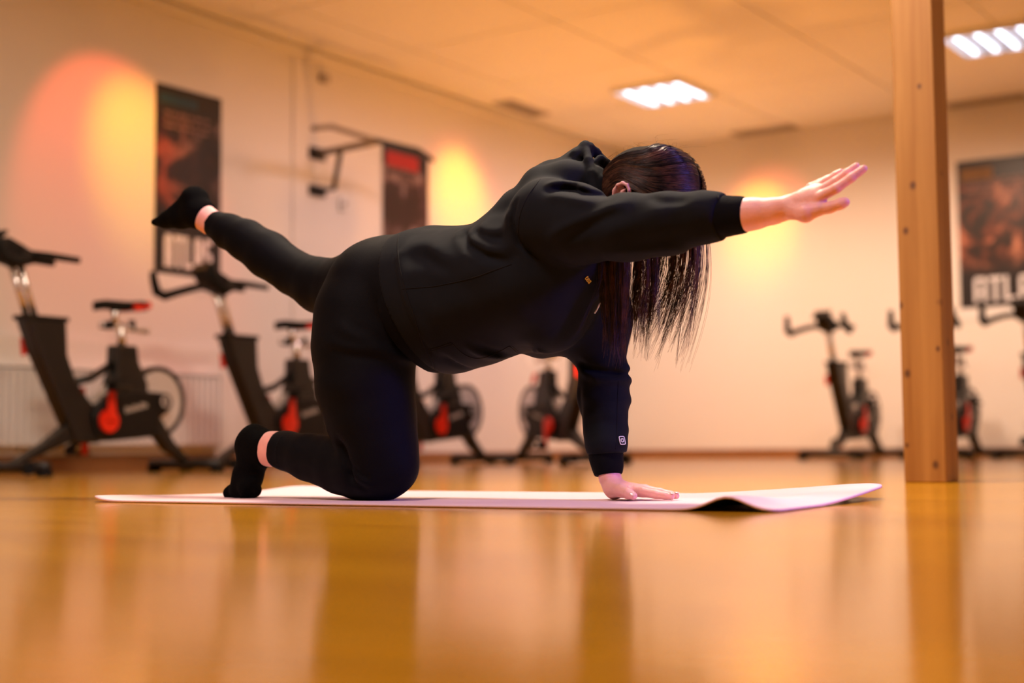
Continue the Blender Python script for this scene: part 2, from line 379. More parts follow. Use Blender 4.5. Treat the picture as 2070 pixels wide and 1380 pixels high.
# ------------------------------------------------------------------ wooden post
pc = on_z(1828, 975, 0.0); pr = ROOMI @ pc
PS = 0.131
pm = Matrix.Translation(rp(pr.x, pr.y, 0)) @ Matrix.Rotation(rad(-34), 4, 'Z')     # local X right along the front face, Y back
def kz(y): return CAMH + (897 - y) / 658.0
knots = [(.055,0,kz(365),.010),(.028,0,kz(458),.009),(.020,0,kz(753),.010),(.003,0,kz(612),.009),(.085,0,kz(160),.007),(.10,0,kz(940),.010),(.125,.01,kz(610),.010),(PS,.06,kz(690),.009),(PS,.08,kz(842),.010),(.118,0,kz(705),.007),(.012,0,kz(900),.006),(PS,.05,kz(340),.007)]
post = MB().box((0, 0, 0), (PS, PS, CEIL-0.001)).build('wooden_post', pine_mat(knots), matrix=pm, bevel=0.004)
tag(post, 'square knotty pine post standing on the parquet right of the kneeling person', 'post')

# ------------------------------------------------------------------ ceiling lamps and vents
def emis(name, col, s):
    m = bpy.data.materials.new(name); m.use_nodes = True; nt = m.node_tree; nt.nodes.remove(nt.nodes['Principled BSDF'])
    e = N(nt, 'ShaderNodeEmission'); e.inputs[0].default_value = (*col, 1); e.inputs[1].default_value = s
    nt.links.new(e.outputs[0], nt.nodes['Material Output'].inputs[0]); return m
M['tube'] = emis('fluorescent_tube', (0.72, 0.82, 1.0), 4.5)
M['alu'] = mat('louvre_aluminium', (0.75, 0.76, 0.80), 0.3, metal=0.8, var=0.03)
LS = 0.31
lamp = empty('ceiling_lamp', Matrix())
fr = MB()
for a in (-1, 1):
    fr.box((a*LS-0.012, -LS-.012, -0.045), (a*LS+0.012, LS+.012, 0)); fr.box((-LS+.012, a*LS-0.012, -0.045), (LS-.012, a*LS+0.012, 0))
fr.build('lamp_frame', 'white', lamp)
MB().box((-LS+.013, -LS+.013, -0.008), (LS-.013, LS-.013, -0.001)).build('reflector', 'white', lamp)
for k in range(4):
    x = -0.225 + k*0.15
    MB().tube([(x, -0.28, -0.024), (x, 0.28, -0.024)], 0.014, 8).build('lamp_tube', 'tube', lamp)
for k in range(3):
    x = -0.15 + k*0.15
    MB().box((x-0.006, -LS+.013, -0.044), (x+0.006, LS-.013, -0.010)).build('louvre_blade', 'alu', lamp)
for k in range(5):
    y = -0.2 + k*0.1
    MB().box((-LS+.013, y-0.002, -0.043), (LS-.013, y+0.002, -0.036)).build('cross_blade', 'alu', lamp)
lampB = room_pt(2012, 74, 2, CEIL)
lab = ['square louvred ceiling lamp seen whole above the raised hand', 'square louvred ceiling lamp cut by the right edge beyond the post']
for k, p in enumerate((lampA, lampB)):
    o = lamp if k == 0 else copy_tree(lamp)
    o.matrix_world = ROOM @ Matrix.Translation((p.x, p.y, CEIL))
    tag(o, lab[k], 'lamp', 'louvred ceiling lamps')
def vent(p, along, L, label):
    e = empty('ceiling_vent', ROOM @ Matrix.Translation((p.x, p.y, CEIL)) @ Matrix.Rotation(0 if along == 'x' else rad(90), 4, 'Z'))
    f = MB(); w = 0.085
    for a in (-1, 1):
        f.box((-L/2, a*w-0.014, -0.016), (L/2, a*w+0.014, 0)); f.box((a*(L/2-.012)-.012, -w+.014, -0.016), (a*(L/2-.012)+.012, w-.014, 0))
    f.build('vent_frame', 'vent', e)
    MB().box((-L/2+.024, -w+.014, -0.003), (L/2-.024, w-.014, -0.0005)).build('vent_back', 'blackp', e)
    for k in range(3):
        y = -0.045+k*0.045
        MB().box((-L/2+.024, y-0.012, -0.012), (L/2-.024, y+0.006, -0.006)).build('vent_slat', 'vent', e)
    tag(e, label, 'vent', 'slotted ceiling vents')
vent(room_pt(1055, 218, 2, CEIL), 'y', 0.62, 'slotted ceiling vent beside the left wall above the hood')
vent(room_pt(1545, 262, 2, CEIL), 'x', 0.62, 'slotted ceiling vent near the far wall above the outstretched arm')
vent(room_pt(1992, 202, 2, CEIL), 'x', 0.66, 'slotted ceiling vent right of the pine post')

# ------------------------------------------------------------------ posters
def stroke_letters(word, h, wl_, gap, t):
    """blocky rounded poster capitals built from bars; returns MB in XZ plane, y = 0 front"""
    mb = MB(); x = 0
    def bar(a, b, w=t):
        d = Vector((b[0]-a[0], 0, b[1]-a[1])); L = d.length; d.normalize(); n = Vector((-d.z, 0, d.x))
        A = Vector((x+a[0], 0, a[1])); B = Vector((x+b[0], 0, b[1]))
        vs = []
        for yy in (-0.003, 0.0):
            for q in (A-n*w/2, B-n*w/2, B+n*w/2, A+n*w/2): vs.append((q.x, yy, q.z))
        mb.add(vs, [(0,1,2,3),(7,6,5,4),(0,4,5,1),(1,5,6,2),(2,6,7,3),(3,7,4,0)])
    for ch in word:
        w = wl_
        if ch == 'A':
            bar((t/2, 0), (t/2, h-t*.6)); bar((w-t/2, 0), (w-t/2, h-t*.6)); bar((t*.3, h-t/2), (w-t*.3, h-t/2)); bar((t, h*.38), (w-t, h*.38), t*.7)
        elif ch == 'T':
            bar((0, h-t/2), (w, h-t/2)); bar((w/2, 0), (w/2, h-t))
        elif ch == 'L':
            bar((t/2, 0), (t/2, h)); bar((t, t/2), (w, t/2))
        elif ch == 'S':
            bar((t*.3, h-t/2), (w, h-t/2)); bar((t/2, h-t), (t/2, h*.5)); bar((t*.3, h*.5), (w-t*.3, h*.5)); bar((w-t/2, h*.5), (w-t/2, t)); bar((0, t/2), (w-t*.3, t/2))
        x += w + gap
    return mb, x - gap
def poster(mtx, pw, ph, pmat, label, letters=True, band=None, bandcol=None):
    e = empty('poster', mtx)           # local X along the wall (left to right seen from the room), Z up, -Y into the room
    MB().box((-pw/2, -0.008, -0.10), (pw/2, -0.001, ph)).build('poster_board', 'white', e)
    MB().box((-pw/2, -0.012, 0.0), (pw/2, -0.009, ph)).build('poster_print', pmat, e)
    if letters:
        mb, tot = stroke_letters('ATLAS', 0.215, pw*0.13, pw*0.018, 0.034)
        o = mb.build('poster_lettering', 'whitep', e); o.location = (-tot/2, -0.0125, 0.045)
    if band:
        z0, z1, x0, x1 = band; x0 *= pw; x1 *= pw
        MB().box((x0, -0.0135, z0), (x1, -0.0122, z1)).build('poster_heading', bandcol, e)
    # small print lines under the heading
    mb = MB()
    for r in range(3):
        x = -pw/2 + 0.08; z = ph - 0.19 - r*0.045
        while x < pw/2 - 0.12:
            w = random.uniform(.03, .09); mb.box((x, -0.0135, z), (min(x+w, pw/2-.06), -0.0122, z+0.02)); x += w+0.018
    mb.build('poster_small_print', 'redgrey', e)
    tag(e, label, 'poster', 'fitness posters on the walls')
    return e
M['redgrey'] = mat('print_grey', (0.20, 0.11, 0.09), 0.5, var=0.2)
M['teal'] = mat('print_teal', (0.01, 0.05, 0.07), 0.5, var=0.2)
M['redband'] = mat('print_red', (0.42, 0.012, 0.008), 0.5, var=0.15)
M['olive'] = mat('print_ochre', (0.20, 0.10, 0.02), 0.5, var=0.2)
pmA = poster_mat('poster_art_a', 1.3, (0.010, 0.006, 0.006), (0.028, 0.014, 0.013), (0.22, 0.15, 0.14), 0.9, (1.0, 0.22, 0.12))  # red light on one half put into the print colour
pmB = poster_mat('poster_art_b', 4.1, (0.03, 0.012, 0.010), (0.06, 0.028, 0.026), (0.36, 0.26, 0.26), 0.1, (1.0, 0.5, 0.4))
pmC = poster_mat('poster_art_c', 8.2, (0.015, 0.006, 0.004), (0.16, 0.045, 0.025), (0.60, 0.26, 0.16), 0.3, (1.0, 0.5, 0.3))  # orange of the light mixed into the print colours
def left_wall_mtx(px, py):
    p = room_pt(px, py, 0, 0.0); return ROOM @ Matrix.Translation((0.0, p.y, p.z)) @ Matrix.Rotation(rad(90), 4, 'Z')
a = room_pt(309, 560, 0, 0.0); b = room_pt(443, 590, 0, 0.0); c = room_pt(310, 165, 0, 0.0)
PW, PH = 0.86, c.z - 1.27
poster(ROOM @ Matrix.Translation((0, (a.y+b.y)/2, 1.27)) @ Matrix.Rotation(rad(90), 4, 'Z'), b.y-a.y, PH, pmA,
       'dark poster lettered ATLAS behind the raised foot on the left wall', band=(PH-.12, PH-.06, -.44, .12), bandcol='teal')
a = room_pt(771, 300, 0, 0.0); b = room_pt(863, 300, 0, 0.0)
poster(ROOM @ Matrix.Translation((0, (a.y+b.y)/2, 1.27)) @ Matrix.Rotation(rad(90), 4, 'Z'), b.y-a.y, PH, pmB,
       'dark poster with red heading beside the pull-up bar', letters=False, band=(PH-.17, PH-.05, -.42, .28), bandcol='redband')
a = room_pt(1936, 400, 1, 0.0); c = room_pt(1936, 328, 1, 0.0)
poster(ROOM @ Matrix.Translation((a.x+PW/2, 0, 1.29)), PW, c.z-1.29, pmC,
       'orange-lit poster lettered ATLAS right of the pine post', band=(PH-.14, PH-.03, -.46, -.14), bandcol='olive')

# ------------------------------------------------------------------ radiator, wall fittings, pull-up bar (left wall)
pr0 = room_pt(-160, 820, 0, 0.05); pr1 = room_pt(438, 820, 0, 0.05)
e = empty('radiator', ROOM @ Matrix.Translation((0.052, pr0.y, 0)))
L = pr1.y - pr0.y
MB().box((0.0, 0, 0.14), (0.03, L, 0.60)).build('radiator_back', 'white', e)
nr = int(L/0.05)
rib = None
for k in range(nr):
    if rib is None:
        rib = MB().box((0.03, 0.006, 0.15), (0.075, 0.044, 0.60)).build('radiator_fin', 'white', e, bevel=0.008); r_ = rib
    else:
        r_ = rib.copy(); COL.objects.link(r_); r_.parent = e
    r_.location = (0, k*L/nr, 0)
MB().box((0.0, 0, 0.605), (0.08, L, 0.622)).build('radiator_grille', 'white', e, bevel=0.003)
MB().tube([(0.04, L-.04, 0.14), (0.04, L-.04, 0.0)], 0.012, 8).build('radiator_pipe', 'white', e)
tag(e, 'long white panel radiator on the left wall behind the bikes', 'radiator')

def wall_box(px, py, w, h, d, name, label, cat, m='white', knob=True):
    p = room_pt(px, py, 0, 0.0); e = empty(name, ROOM @ Matrix.Translation((0, p.y, p.z)))
    MB().box((0.001, -w/2, -h/2), (d, w/2, h/2)).build('case', m, e, bevel=0.006)
    if knob: MB().tube([(d, 0, 0), (d+0.012, 0, 0)], w*.28, 12).build('dial', 'vent', e)
    tag(e, label, cat)
wall_box(650, 160, 0.08, 0.06, 0.05, 'motion_sensor', 'small grey sensor high on the left wall under the ceiling', 'sensor', 'vent')
wall_box(690, 413, 0.07, 0.10, 0.03, 'thermostat', 'small wall thermostat below the pull-up bar', 'thermostat', 'white')

pw_ = room_pt(640, 311, 0, 0.0); pl_ = room_pt(640, 386, 0, 0.0)
# arm length so that the outer end falls at (765, 290)
best = None
for k in range(20, 140):
    q = rp(k*0.01, pw_.y, pw_.z); cq = CAMM.inverted() @ q; xx = W/2 + FPX*cq.x/-cq.z
    if best is None or abs(xx-765) < best[0]: best = (abs(xx-765), k*0.01)
AL = best[1]
e = empty('pull_up_bar', ROOM @ Matrix.Translation((0, pw_.y, pl_.z)))
dz = pw_.z - pl_.z
mb = MB().box((0.001, -0.09, dz-0.045), (0.012, 0.09, dz+0.045)); mb.build('wall_plate', 'black', e, bevel=0.002)
mb = MB().box((0.001, -0.09, -0.04), (0.012, 0.09, 0.04)); mb.build('wall_plate', 'black', e, bevel=0.002)
MB().tube([(0.012, 0, dz), (AL, 0, dz+0.02)], 0.026, 10).build('arm', 'greybar', e, smooth=True)
MB().tube([(0.012, 0, 0), (0.17, 0, 0.0), (0.40*AL, 0, dz+0.0)], 0.020, 10).build('strut', 'black', e, smooth=True)
MB().tube([(AL+.02, -0.72, dz-0.02), (AL+0.01, -0.52, dz+0.03), (AL, -0.06, dz+0.02)], 0.019, 10).build('bar', 'greybar', e, smooth=True)  # lighter grey on this half stands for light falling on the bar
MB().tube([(AL, -0.06, dz+0.02), (AL+.01, 0.45, dz+0.03), (AL+.02, 0.62, dz-0.02)], 0.019, 10).build('grip', 'black', e, smooth=True)
tag(e, 'black wall-mounted pull-up bar beside the red-headed poster', 'pull-up bar')

# ------------------------------------------------------------------ exercise bikes (local X forward, Y left, Z up)
def make_bike():
    e = empty('exercise_bike', Matrix())
    # base legs and stabilisers
    mb = MB(); mb.prism([(0.12, .30), (0.05, .22), (0.30, .13), (0.52, .045), (0.52, .075), (0.34, .17), (0.2, .27)], -0.035, 0.035)
    mb.build('front_leg', 'black', e, bevel=0.008)
    mb = MB(); mb.prism([(-.18, .30), (-.34, .24), (-.46, .12), (-.60, .045), (-.60, .085), (-.50, .17), (-.40, .30), (-.28, .34)], -0.035, 0.035)
    mb.build('rear_leg', 'black', e, bevel=0.008)
    for x in (0.53, -0.61):
        s = MB().tube([(x, -0.27, 0.045), (x, 0.27, 0.045)], 0.030, 10).build('stabiliser', 'black', e, smooth=True)
        for y in (-0.25, 0.25):
            MB().tube([(x, y, 0.0), (x, y, 0.03)], 0.04, 12).build('foot', 'rubber', s)
    for y in (-0.2, 0.2):
        MB().cyl((0.585, 0.04), 0.032, y-0.015, y+0.015, 14).build('transport_wheel', 'rubber', e)
    # front column
    mb = MB(); mb.prism([(.49,.785),(.245,.78),(.235,.61),(.18,.48),(.11,.40),(.03,.32),(.02,.16),(.17,.16),(.30,.40),(.42,.62)], -0.05, 0.05)
    c = mb.build('front_column', 'black', e, bevel=0.014)
    MB().box((.235,-.055,.775),(.50,.055,.80)).build('column_collar','blackp',c,bevel=0.006)
    MB().prism([(.40,.69),(.44,.69),(.43,.60),(.405,.61)], -0.075, -0.05).build('adjust_lever','red',c,bevel=0.004)
    # handlebar post, two slim tubes
    for dx in (0, .055):
        MB().tube([(.40+dx*.9, 0, .78), (.50+dx, 0, 1.05)], 0.017, 10).build('handlebar_post', 'chrome', e, smooth=True)
    # handlebar
    mb = MB(); mb.prism([(.68,1.13),(.60,1.175),(.52,1.145),(.42,1.10),(.43,1.06),(.52,1.03),(.60,1.05),(.66,1.10)], -0.055, 0.055)
    hb = mb.build('handlebar_head', 'blackp', e, bevel=0.015)
    MB().prism([(.70,1.15),(.63,1.205),(.615,1.195),(.68,1.13)], -0.07, 0.07).build('console', 'blackp', hb, bevel=0.006)
    for s_ in (-1, 1):
        MB().tube([(.50, s_*.03, 1.09), (.56, s_*.14, 1.08), (.63, s_*.22, 1.05), (.71, s_*.25, 1.02), (.77, s_*.25, 1.04), (.80, s_*.24, 1.10), (.815, s_*.235, 1.155)], [.022,.022,.024,.027,.028,.025,.020], 10).build('bull_horn', 'rubber', hb, smooth=True)
        MB().tube([(.50, s_*.04, 1.10), (.40, s_*.09, 1.095), (.22, s_*.10, 1.09)], [.02,.019,.017], 10).build('rear_grip', 'rubber', hb, smooth=True)
    # seat tube, post, slider, saddle
    mb = MB(); mb.prism([(-.085,.68),(-.225,.68),(-.235,.60),(-.30,.48),(-.30,.34),(-.02,.34),(-.05,.46),(-.08,.54)], -0.045, 0.045)
    st = mb.build('seat_tube', 'black', e, bevel=0.012)
    MB().prism([(-.235,.665),(-.26,.66),(-.30,.585),(-.285,.58),(-.25,.62)], -0.07, -0.045).build('adjust_lever', 'red', st, bevel=0.004)
    MB().tube([(-.15,0,.66),(-.145,0,.80)], 0.024, 12).build('seat_post', 'chrome', e, smooth=True)
    MB().tube([(-.01,0,.785),(-.33,0,.765)], 0.016, 10).build('seat_slider', 'steel', e, smooth=True)
    MB().prism([(-.02,.80),(-.08,.81),(-.08,.76),(-.02,.765)], -.03, .03).build('slider_clamp', 'blackp', e, bevel=.006)
    MB().tube([(-.22,0,.76),(-.22,.0,.82)], .018, 10).build('slider_knob', 'blackp', e)
    MB().tube([(-.105,0,.785),(-.10,0,.875)], 0.020, 12).build('saddle_post', 'chrome', e, smooth=True)
    mb = MB(); pts = [(.03,.022),(-.03,.026),(-.10,.034),(-.17,.062),(-.24,.082),(-.285,.07)]
    vs = []; fs = []
    for x, hw in pts:
        zt = .915 + (.008 if x < -.2 else 0) + (-.012 if x > 0 else 0)
        vs += [(x,-hw,zt-.012),(x,-hw*.6,zt),(x,hw*.6,zt),(x,hw,zt-.012),(x,hw*.7,zt-.05),(x,-hw*.7,zt-.05)]
    for i in range(len(pts)-1):
        for k in range(6): fs.append((i*6+k, i*6+(k+1)%6, (i+1)*6+(k+1)%6, (i+1)*6+k))
    fs.append(tuple(range(6))); fs.append(tuple(range(len(pts)*6-6, len(pts)*6)))
    sd = mb.add(vs, fs).build('saddle', 'rubber', e, smooth=True)
    MB().prism([(-.17,.895),(-.285,.925),(-.305,.89),(-.20,.862)], -.07, .07).build('saddle_bumper', 'red', sd, bevel=.008)
    # frame tube from column to seat tube, brake knob
    MB().tube([(.18,0,.47),(.05,0,.50),(-.09,0,.58)], .022, 8).build('top_tube', 'black', e, smooth=True)
    MB().prism([(.10,.36),(-.06,.47),(-.08,.45),(.08,.33)], -.02, .02).build('brake_bar', 'vent', e)
    MB().prism([(.10,.45),(.13,.45),(.12,.40),(.095,.405)], -.018, .018).build('brake_knob', 'darkred', e, bevel=.005)
    # belt housing
    mb = MB(); mb.prism([(.09,.30),(.06,.355),(-.02,.40),(-.10,.43),(-.20,.44),(-.32,.435),(-.42,.43),(-.455,.39),(-.44,.34),(-.36,.29),(-.36,.20),(-.22,.185),(-.02,.17),(.06,.20)], -0.072, 0.072)
    hs = mb.build('belt_housing', 'blackp', e, bevel=0.014)
    for s_ in (-1, 1):
        MB().cyl((-.39,.385), .045, s_*.0725, s_*.078, 20).build('hub_cap', 'blackp', hs)
        MB().ring((-.39,.385), .030, .018, s_*.0785, s_*.0795, 20).build('hub_badge', 'steel', hs)
        d = MB()
        for k in range(9): d.box((-.13-k*.017, min(s_*.073, s_*.0745), .318+k*.004), (-.13-k*.017+.012, max(s_*.073, s_*.0745), .352+k*.004 - (k % 3)*.006))
        d.build('housing_print', 'vent', hs)
    # flywheel
    fw = MB().cyl((-.39,.385), .178, -0.020, 0.020, 40).build('flywheel', 'steel', e)
    MB().ring((-.39,.385), 0.194, .168, -0.024, 0.024, 40).build('flywheel_rim', 'black', fw)
    MB().ring((-.39,.385), .150, .120, -0.0225, 0.0225, 40).build('flywheel_groove', 'steel', fw)
    # cranks and pedals
    for s_ in (-1, 1):
        dn = -1 if s_ == -1 else 1
        y0, y1 = sorted((s_*.075, s_*.095))
        mb = MB(); mb.cyl((0,.276), .060, y0, y1, 24)
        ck = mb.build('crank_disc', 'red', e)
        ty = -.01 if s_ == -1 else .01
        MB().prism([(-.03,.276),(.03,.276),(.018,.276+dn*.175),(-.018,.276+dn*.175)], s_*.096, s_*.112).build('crank_arm', 'red', ck, bevel=.004)
        z = .276+dn*.165
        MB().box((-.05, min(s_*.115, s_*.205), z-.012), (.05, max(s_*.115, s_*.205), z+.012)).build('pedal', 'black', ck, bevel=.005)
        MB().prism([(.05,z),(.06,z+.03),(.0,z+.06),(-.02,z+.055),(.03,z+.03)], s_*.13, s_*.195).build('toe_cage', 'rubber', ck)
    return e

bike = make_bike()
def place_bike(o, px, d, heading, label, ang_crank=None):
    X = (px - W/2)/FPX*d
    o.matrix_world = Matrix.Translation((X, d, 0)) @ Matrix.Rotation(math.atan2(heading[1], heading[0]), 4, 'Z')
    tag(o, label, 'exercise bike', 'indoor cycling bikes along the walls')
V = (-0.559, -0.829)
BK = [(198, 7.5, V, 'black indoor cycling bike with red crank at the left edge of the photo'),
      (565, 8.8, V, 'black indoor cycling bike in front of the ATLAS poster under the raised leg'),
      (872, 10.07, V, 'black indoor cycling bike seen under the belly, just right of the thigh'),
      (1127, 10.4, (0.45, -0.893), 'black indoor cycling bike facing right beside the supporting sleeve'),
      (1724, 12.1, V, 'black indoor cycling bike standing alone left of the pine post'),
      (1930, 11.65, V, 'black indoor cycling bike mostly hidden behind the pine post'),
      (2112, 11.2, V, 'black indoor cycling bike cut off by the right edge of the photo')]
for k, (px, d, hd, lab_) in enumerate(BK):
    o = bike if k == 0 else copy_tree(bike)
    place_bike(o, px, d, hd, lab_)

# ------------------------------------------------------------------ yoga mat
MA = Vector((0.866, -0.5, 0)); MBv = Vector((0.5, 0.866, 0))
NR = Vector((0.468, 2.56, 0)); ML, MW = 1.71, 0.80
def mat_height(s, t):      # s metres from the left short edge, t metres from the near edge
    z = 0.0
    # right near side buckles up before the corner
    z += 0.024*math.exp(-((s-(ML-0.095))/0.048)**2)*math.exp(-(t/0.30)**2)
    # far right corner curls up
    q = max(0, (s-(ML-0.5))/0.5)*max(0, (t-0.25)/(MW-0.25)); z += 0.034*q**1.3
    # left edge lifts a little at the near corner, far left corner lifts
    z += 0.010*math.exp(-(s/0.05)**2)*math.exp(-(t/0.25)**2)
    z += 0.012*math.exp(-((s-0.02)/0.12)**2)*math.exp(-((t-MW)/0.15)**2)
    return z
ns, nt_ = 120, 44
TH = 0.0045
vt = []; fct = []
R = 0.06
def mat_pt(s, t):
    # rounded corner on the far right
    P = NR + MA*(s-ML) + MBv*t
    return Vector((P.x, P.y, mat_height(s, t)))
for lay in (0, 1):
    for i in range(ns+1):
        for j in range(nt_+1):
            s = ML*i/ns; t = MW*j/nt_
            # round all four corners slightly
            for (cs, ct, R) in ((0, 0, .05), (ML, 0, .03), (0, MW, .05), (ML, MW, .15)):
                ds = R-abs(s-cs); dt = R-abs(t-ct)
                if ds > 0 and dt > 0:
                    m_ = math.hypot(ds, dt); mxx = max(ds, dt)
                    f_ = mxx/m_ if m_ > 0 else 1
                    s = (cs + (R-ds*f_)*(1 if cs == 0 else -1)); t = (ct + (R-dt*f_)*(1 if ct == 0 else -1))
            p = mat_pt(s, t); vt.append((p.x, p.y, p.z + 0.0008 + (TH if lay == 0 else 0)))
n1 = (ns+1)*(nt_+1)
def ix(l, i, j): return l*n1 + i*(nt_+1) + j
for i in range(ns):
    for j in range(nt_):
        fct.append((ix(0,i,j), ix(0,i+1,j), ix(0,i+1,j+1), ix(0,i,j+1)))
        fct.append((ix(1,i,j), ix(1,i,j+1), ix(1,i+1,j+1), ix(1,i+1,j)))
for i in range(ns):
    fct.append((ix(0,i,0), ix(1,i,0), ix(1,i+1,0), ix(0,i+1,0))); fct.append((ix(0,i,nt_), ix(0,i+1,nt_), ix(1,i+1,nt_), ix(1,i,nt_)))
for j in range(nt_):
    fct.append((ix(0,0,j), ix(0,0,j+1), ix(1,0,j+1), ix(1,0,j))); fct.append((ix(0,ns,j), ix(1,ns,j), ix(1,ns,j+1), ix(0,ns,j+1)))
me = bpy.data.meshes.new('yoga_mat'); me.from_pydata(vt, [], fct)
me.materials.append(M['mat_pink']); me.materials.append(M['mat_under'])
for k, p in enumerate(me.polygons):
    p.use_smooth = True
    if k < 2*ns*nt_ and k % 2 == 1: p.material_index = 1
ymat = bpy.data.objects.new('yoga_mat', me); COL.objects.link(ymat)
tag(ymat, 'pale pink yoga mat with curling edges under the kneeling person', 'yoga mat')
MATZ = 0.0008 + TH

# ================================================================== the person
MP = Vector((-0.239, 3.315, 0)); YAW = math.atan2(-0.5, 0.866)
PM = Matrix.Translation(MP) @ Matrix.Rotation(YAW, 4, 'Z'); PMI = PM.inverted()
co = PMI @ CAMP
def bp(px, py, w=0.0):
    d = PMI.to_3x3() @ ray(px, py); t = (w - co.y)/d.y
    return np.array(co + d*t), t           # local point (u, w, z) and its depth from the camera

class Field:
    def __init__(s, xs, ys, zs):
        s.ax = [np.asarray(a, dtype=np.float32) for a in (xs, ys, zs)]
        s.F = np.full([len(a) for a in s.ax], 1.0, dtype=np.float32)
    def sub(s, lo, hi):
        sl = []
        for k in range(3):
            a = np.searchsorted(s.ax[k], lo[k]); b = np.searchsorted(s.ax[k], hi[k])
            sl.append(slice(max(0, a-1), min(len(s.ax[k]), b+1)))
        return tuple(sl)
    def seg(s, a, b, ra, rb, k=0.02, kw=1.0, cap=None, cut=False, cap0=None):
        a = np.asarray(a, float); b = np.asarray(b, float); m = k + 0.025; R_ = max(ra, rb)
        ext = np.array([R_+m, R_*kw+m, R_+m])
        sl = s.sub(np.minimum(a, b)-ext, np.maximum(a, b)+ext)
        X = s.ax[0][sl[0]][:, None, None]; Y = s.ax[1][sl[1]][None, :, None]; Z = s.ax[2][sl[2]][None, None, :]
        S = np.array([1, 1/kw, 1]); A = a*S; B = b*S; D = B-A; L2 = max(1e-9, D @ D)
        x = X-A[0]; y = Y/kw-A[1]; z = Z-A[2]
        hraw = (x*D[0]+y*D[1]+z*D[2])/L2; h = np.clip(hraw, 0, 1)
        d = np.sqrt((x-h*D[0])**2+(y-h*D[1])**2+(z-h*D[2])**2) - (ra+(rb-ra)*h)
        for cp in (cap, cap0):
            if cp is not None:
                c_, n_ = cp; d = np.maximum(d, (X-c_[0])*n_[0]+(Y-c_[1])*n_[1]+(Z-c_[2])*n_[2])
        F = s.F[sl]
        if cut:
            s.F[sl] = np.maximum(F, -d)
        elif k <= 0:
            s.F[sl] = np.minimum(F, d)
        else:
            q = np.clip(0.5+0.5*(F-d)/k, 0, 1)
            s.F[sl] = F*(1-q)+d*q-k*q*(1-q)
    def chain(s, pts, k=0.02, kw=1.0, cap=False, cap0=False, grow=0.0, dw=0.0):
        P = []
        for p in pts:
            q, t = bp(p[0], p[1], p[2]+dw); P.append((q, p[3]*t/FPX+grow))
        e1 = e0 = None
        if cap: n_ = P[-1][0]-P[-2][0]; e1 = (P[-1][0], n_/np.linalg.norm(n_))
        if cap0: n_ = P[0][0]-P[1][0]; e0 = (P[0][0], n_/np.linalg.norm(n_))
        for i in range(len(P)-1):
            s.seg(P[i][0], P[i+1][0], P[i][1], P[i+1][1], k, kw, e1, cap0=e0)
    def floor(s, z):
        s.F = np.maximum(s.F, (z-s.ax[2])[None, None, :])
    def folds(s, lst, wplane, wmax=0.0, fade=0.05):
        U = s.ax[0][:, None]; Z = s.ax[2][None, :]
        acc = np.zeros((len(s.ax[0]), len(s.ax[2])), dtype=np.float32)
        for (pts, amp, wid) in lst:
            P = [bp(x, y, wplane)[0] for x, y in pts]
            best = np.full(acc.shape, 9.0, dtype=np.float32); tp = np.zeros_like(best)
            n = len(P)-1
            for i in range(n):
                a = P[i][[0, 2]]; b = P[i+1][[0, 2]]; D = b-a; L2 = max(1e-9, D @ D)
                h = np.clip(((U-a[0])*D[0]+(Z-a[1])*D[1])/L2, 0, 1)
                d = np.sqrt((U-a[0]-h*D[0])**2+(Z-a[1]-h*D[1])**2)
                mk = d < best; best = np.where(mk, d, best); tp = np.where(mk, (i+h)/n, tp)
            ends = np.clip(np.minimum(tp, 1-tp)*5, 0.0, 1)
            acc += amp*np.exp(-(best/wid)**2)*ends
        wt = np.clip((wmax-s.ax[1])/fade, 0, 1)[None, :, None]
        s.F = s.F - np.where(np.abs(s.F) < 0.08, acc[:, None, :]*wt, 0)
    def mesh(s, smooth=1):
        F = s.F; S = (F < 0)
        c = np.zeros([n-1 for n in F.shape], dtype=np.int8)
        for i in (0, 1):
            for j in (0, 1):
                for k in (0, 1):
                    c += S[i:F.shape[0]-1+i, j:F.shape[1]-1+j, k:F.shape[2]-1+k]
        act = (c > 0) & (c < 8)
        idx = np.argwhere(act); vid = np.full(c.shape, -1, dtype=np.int32); vid[act] = np.arange(len(idx))
        pos = np.zeros((len(idx), 3)); cnt = np.zeros(len(idx))
        I, J, K = idx.T
        corners = [(i, j, k) for i in (0, 1) for j in (0, 1) for k in (0, 1)]
        for a in corners:
            for ax in range(3):
                if a[ax] == 1: continue
                b = list(a); b[ax] = 1
                fa = F[I+a[0], J+a[1], K+a[2]]; fb = F[I+b[0], J+b[1], K+b[2]]
                mk = (fa < 0) != (fb < 0)
                t = np.where(mk, fa/np.where(mk, fa-fb, 1), 0)
                p = np.tile(np.array(a, float), (len(idx), 1)); p[:, ax] = t
                pos += np.where(mk[:, None], p, 0); cnt += mk
        pos = pos/cnt[:, None] + idx
        V_ = np.stack([np.interp(pos[:, k], np.arange(len(s.ax[k])), s.ax[k]) for k in range(3)], 1)
        Q = []
        for ax in range(3):
            o1, o2 = [(1, 2), (2, 0), (0, 1)][ax]
            sl0 = [slice(None)]*3; sl1 = [slice(None)]*3; sl0[ax] = slice(0, -1); sl1[ax] = slice(1, None)
            s0 = S[tuple(sl0)]; s1 = S[tuple(sl1)]
            e = np.argwhere(s0 != s1)
            e = e[(e[:, o1] > 0) & (e[:, o2] > 0) & (e[:, o1] < F.shape[o1]-1) & (e[:, o2] < F.shape[o2]-1)]
            flip = s0[tuple(e.T)]
            def cell(d1, d2):
                q = e.copy(); q[:, o1] += d1; q[:, o2] += d2; return vid[tuple(q.T)]
            q = np.stack([cell(-1, -1), cell(0, -1), cell(0, 0), cell(-1, 0)], 1)
            q[~flip] = q[~flip][:, ::-1]; Q.append(q)
        Q = np.concatenate(Q)
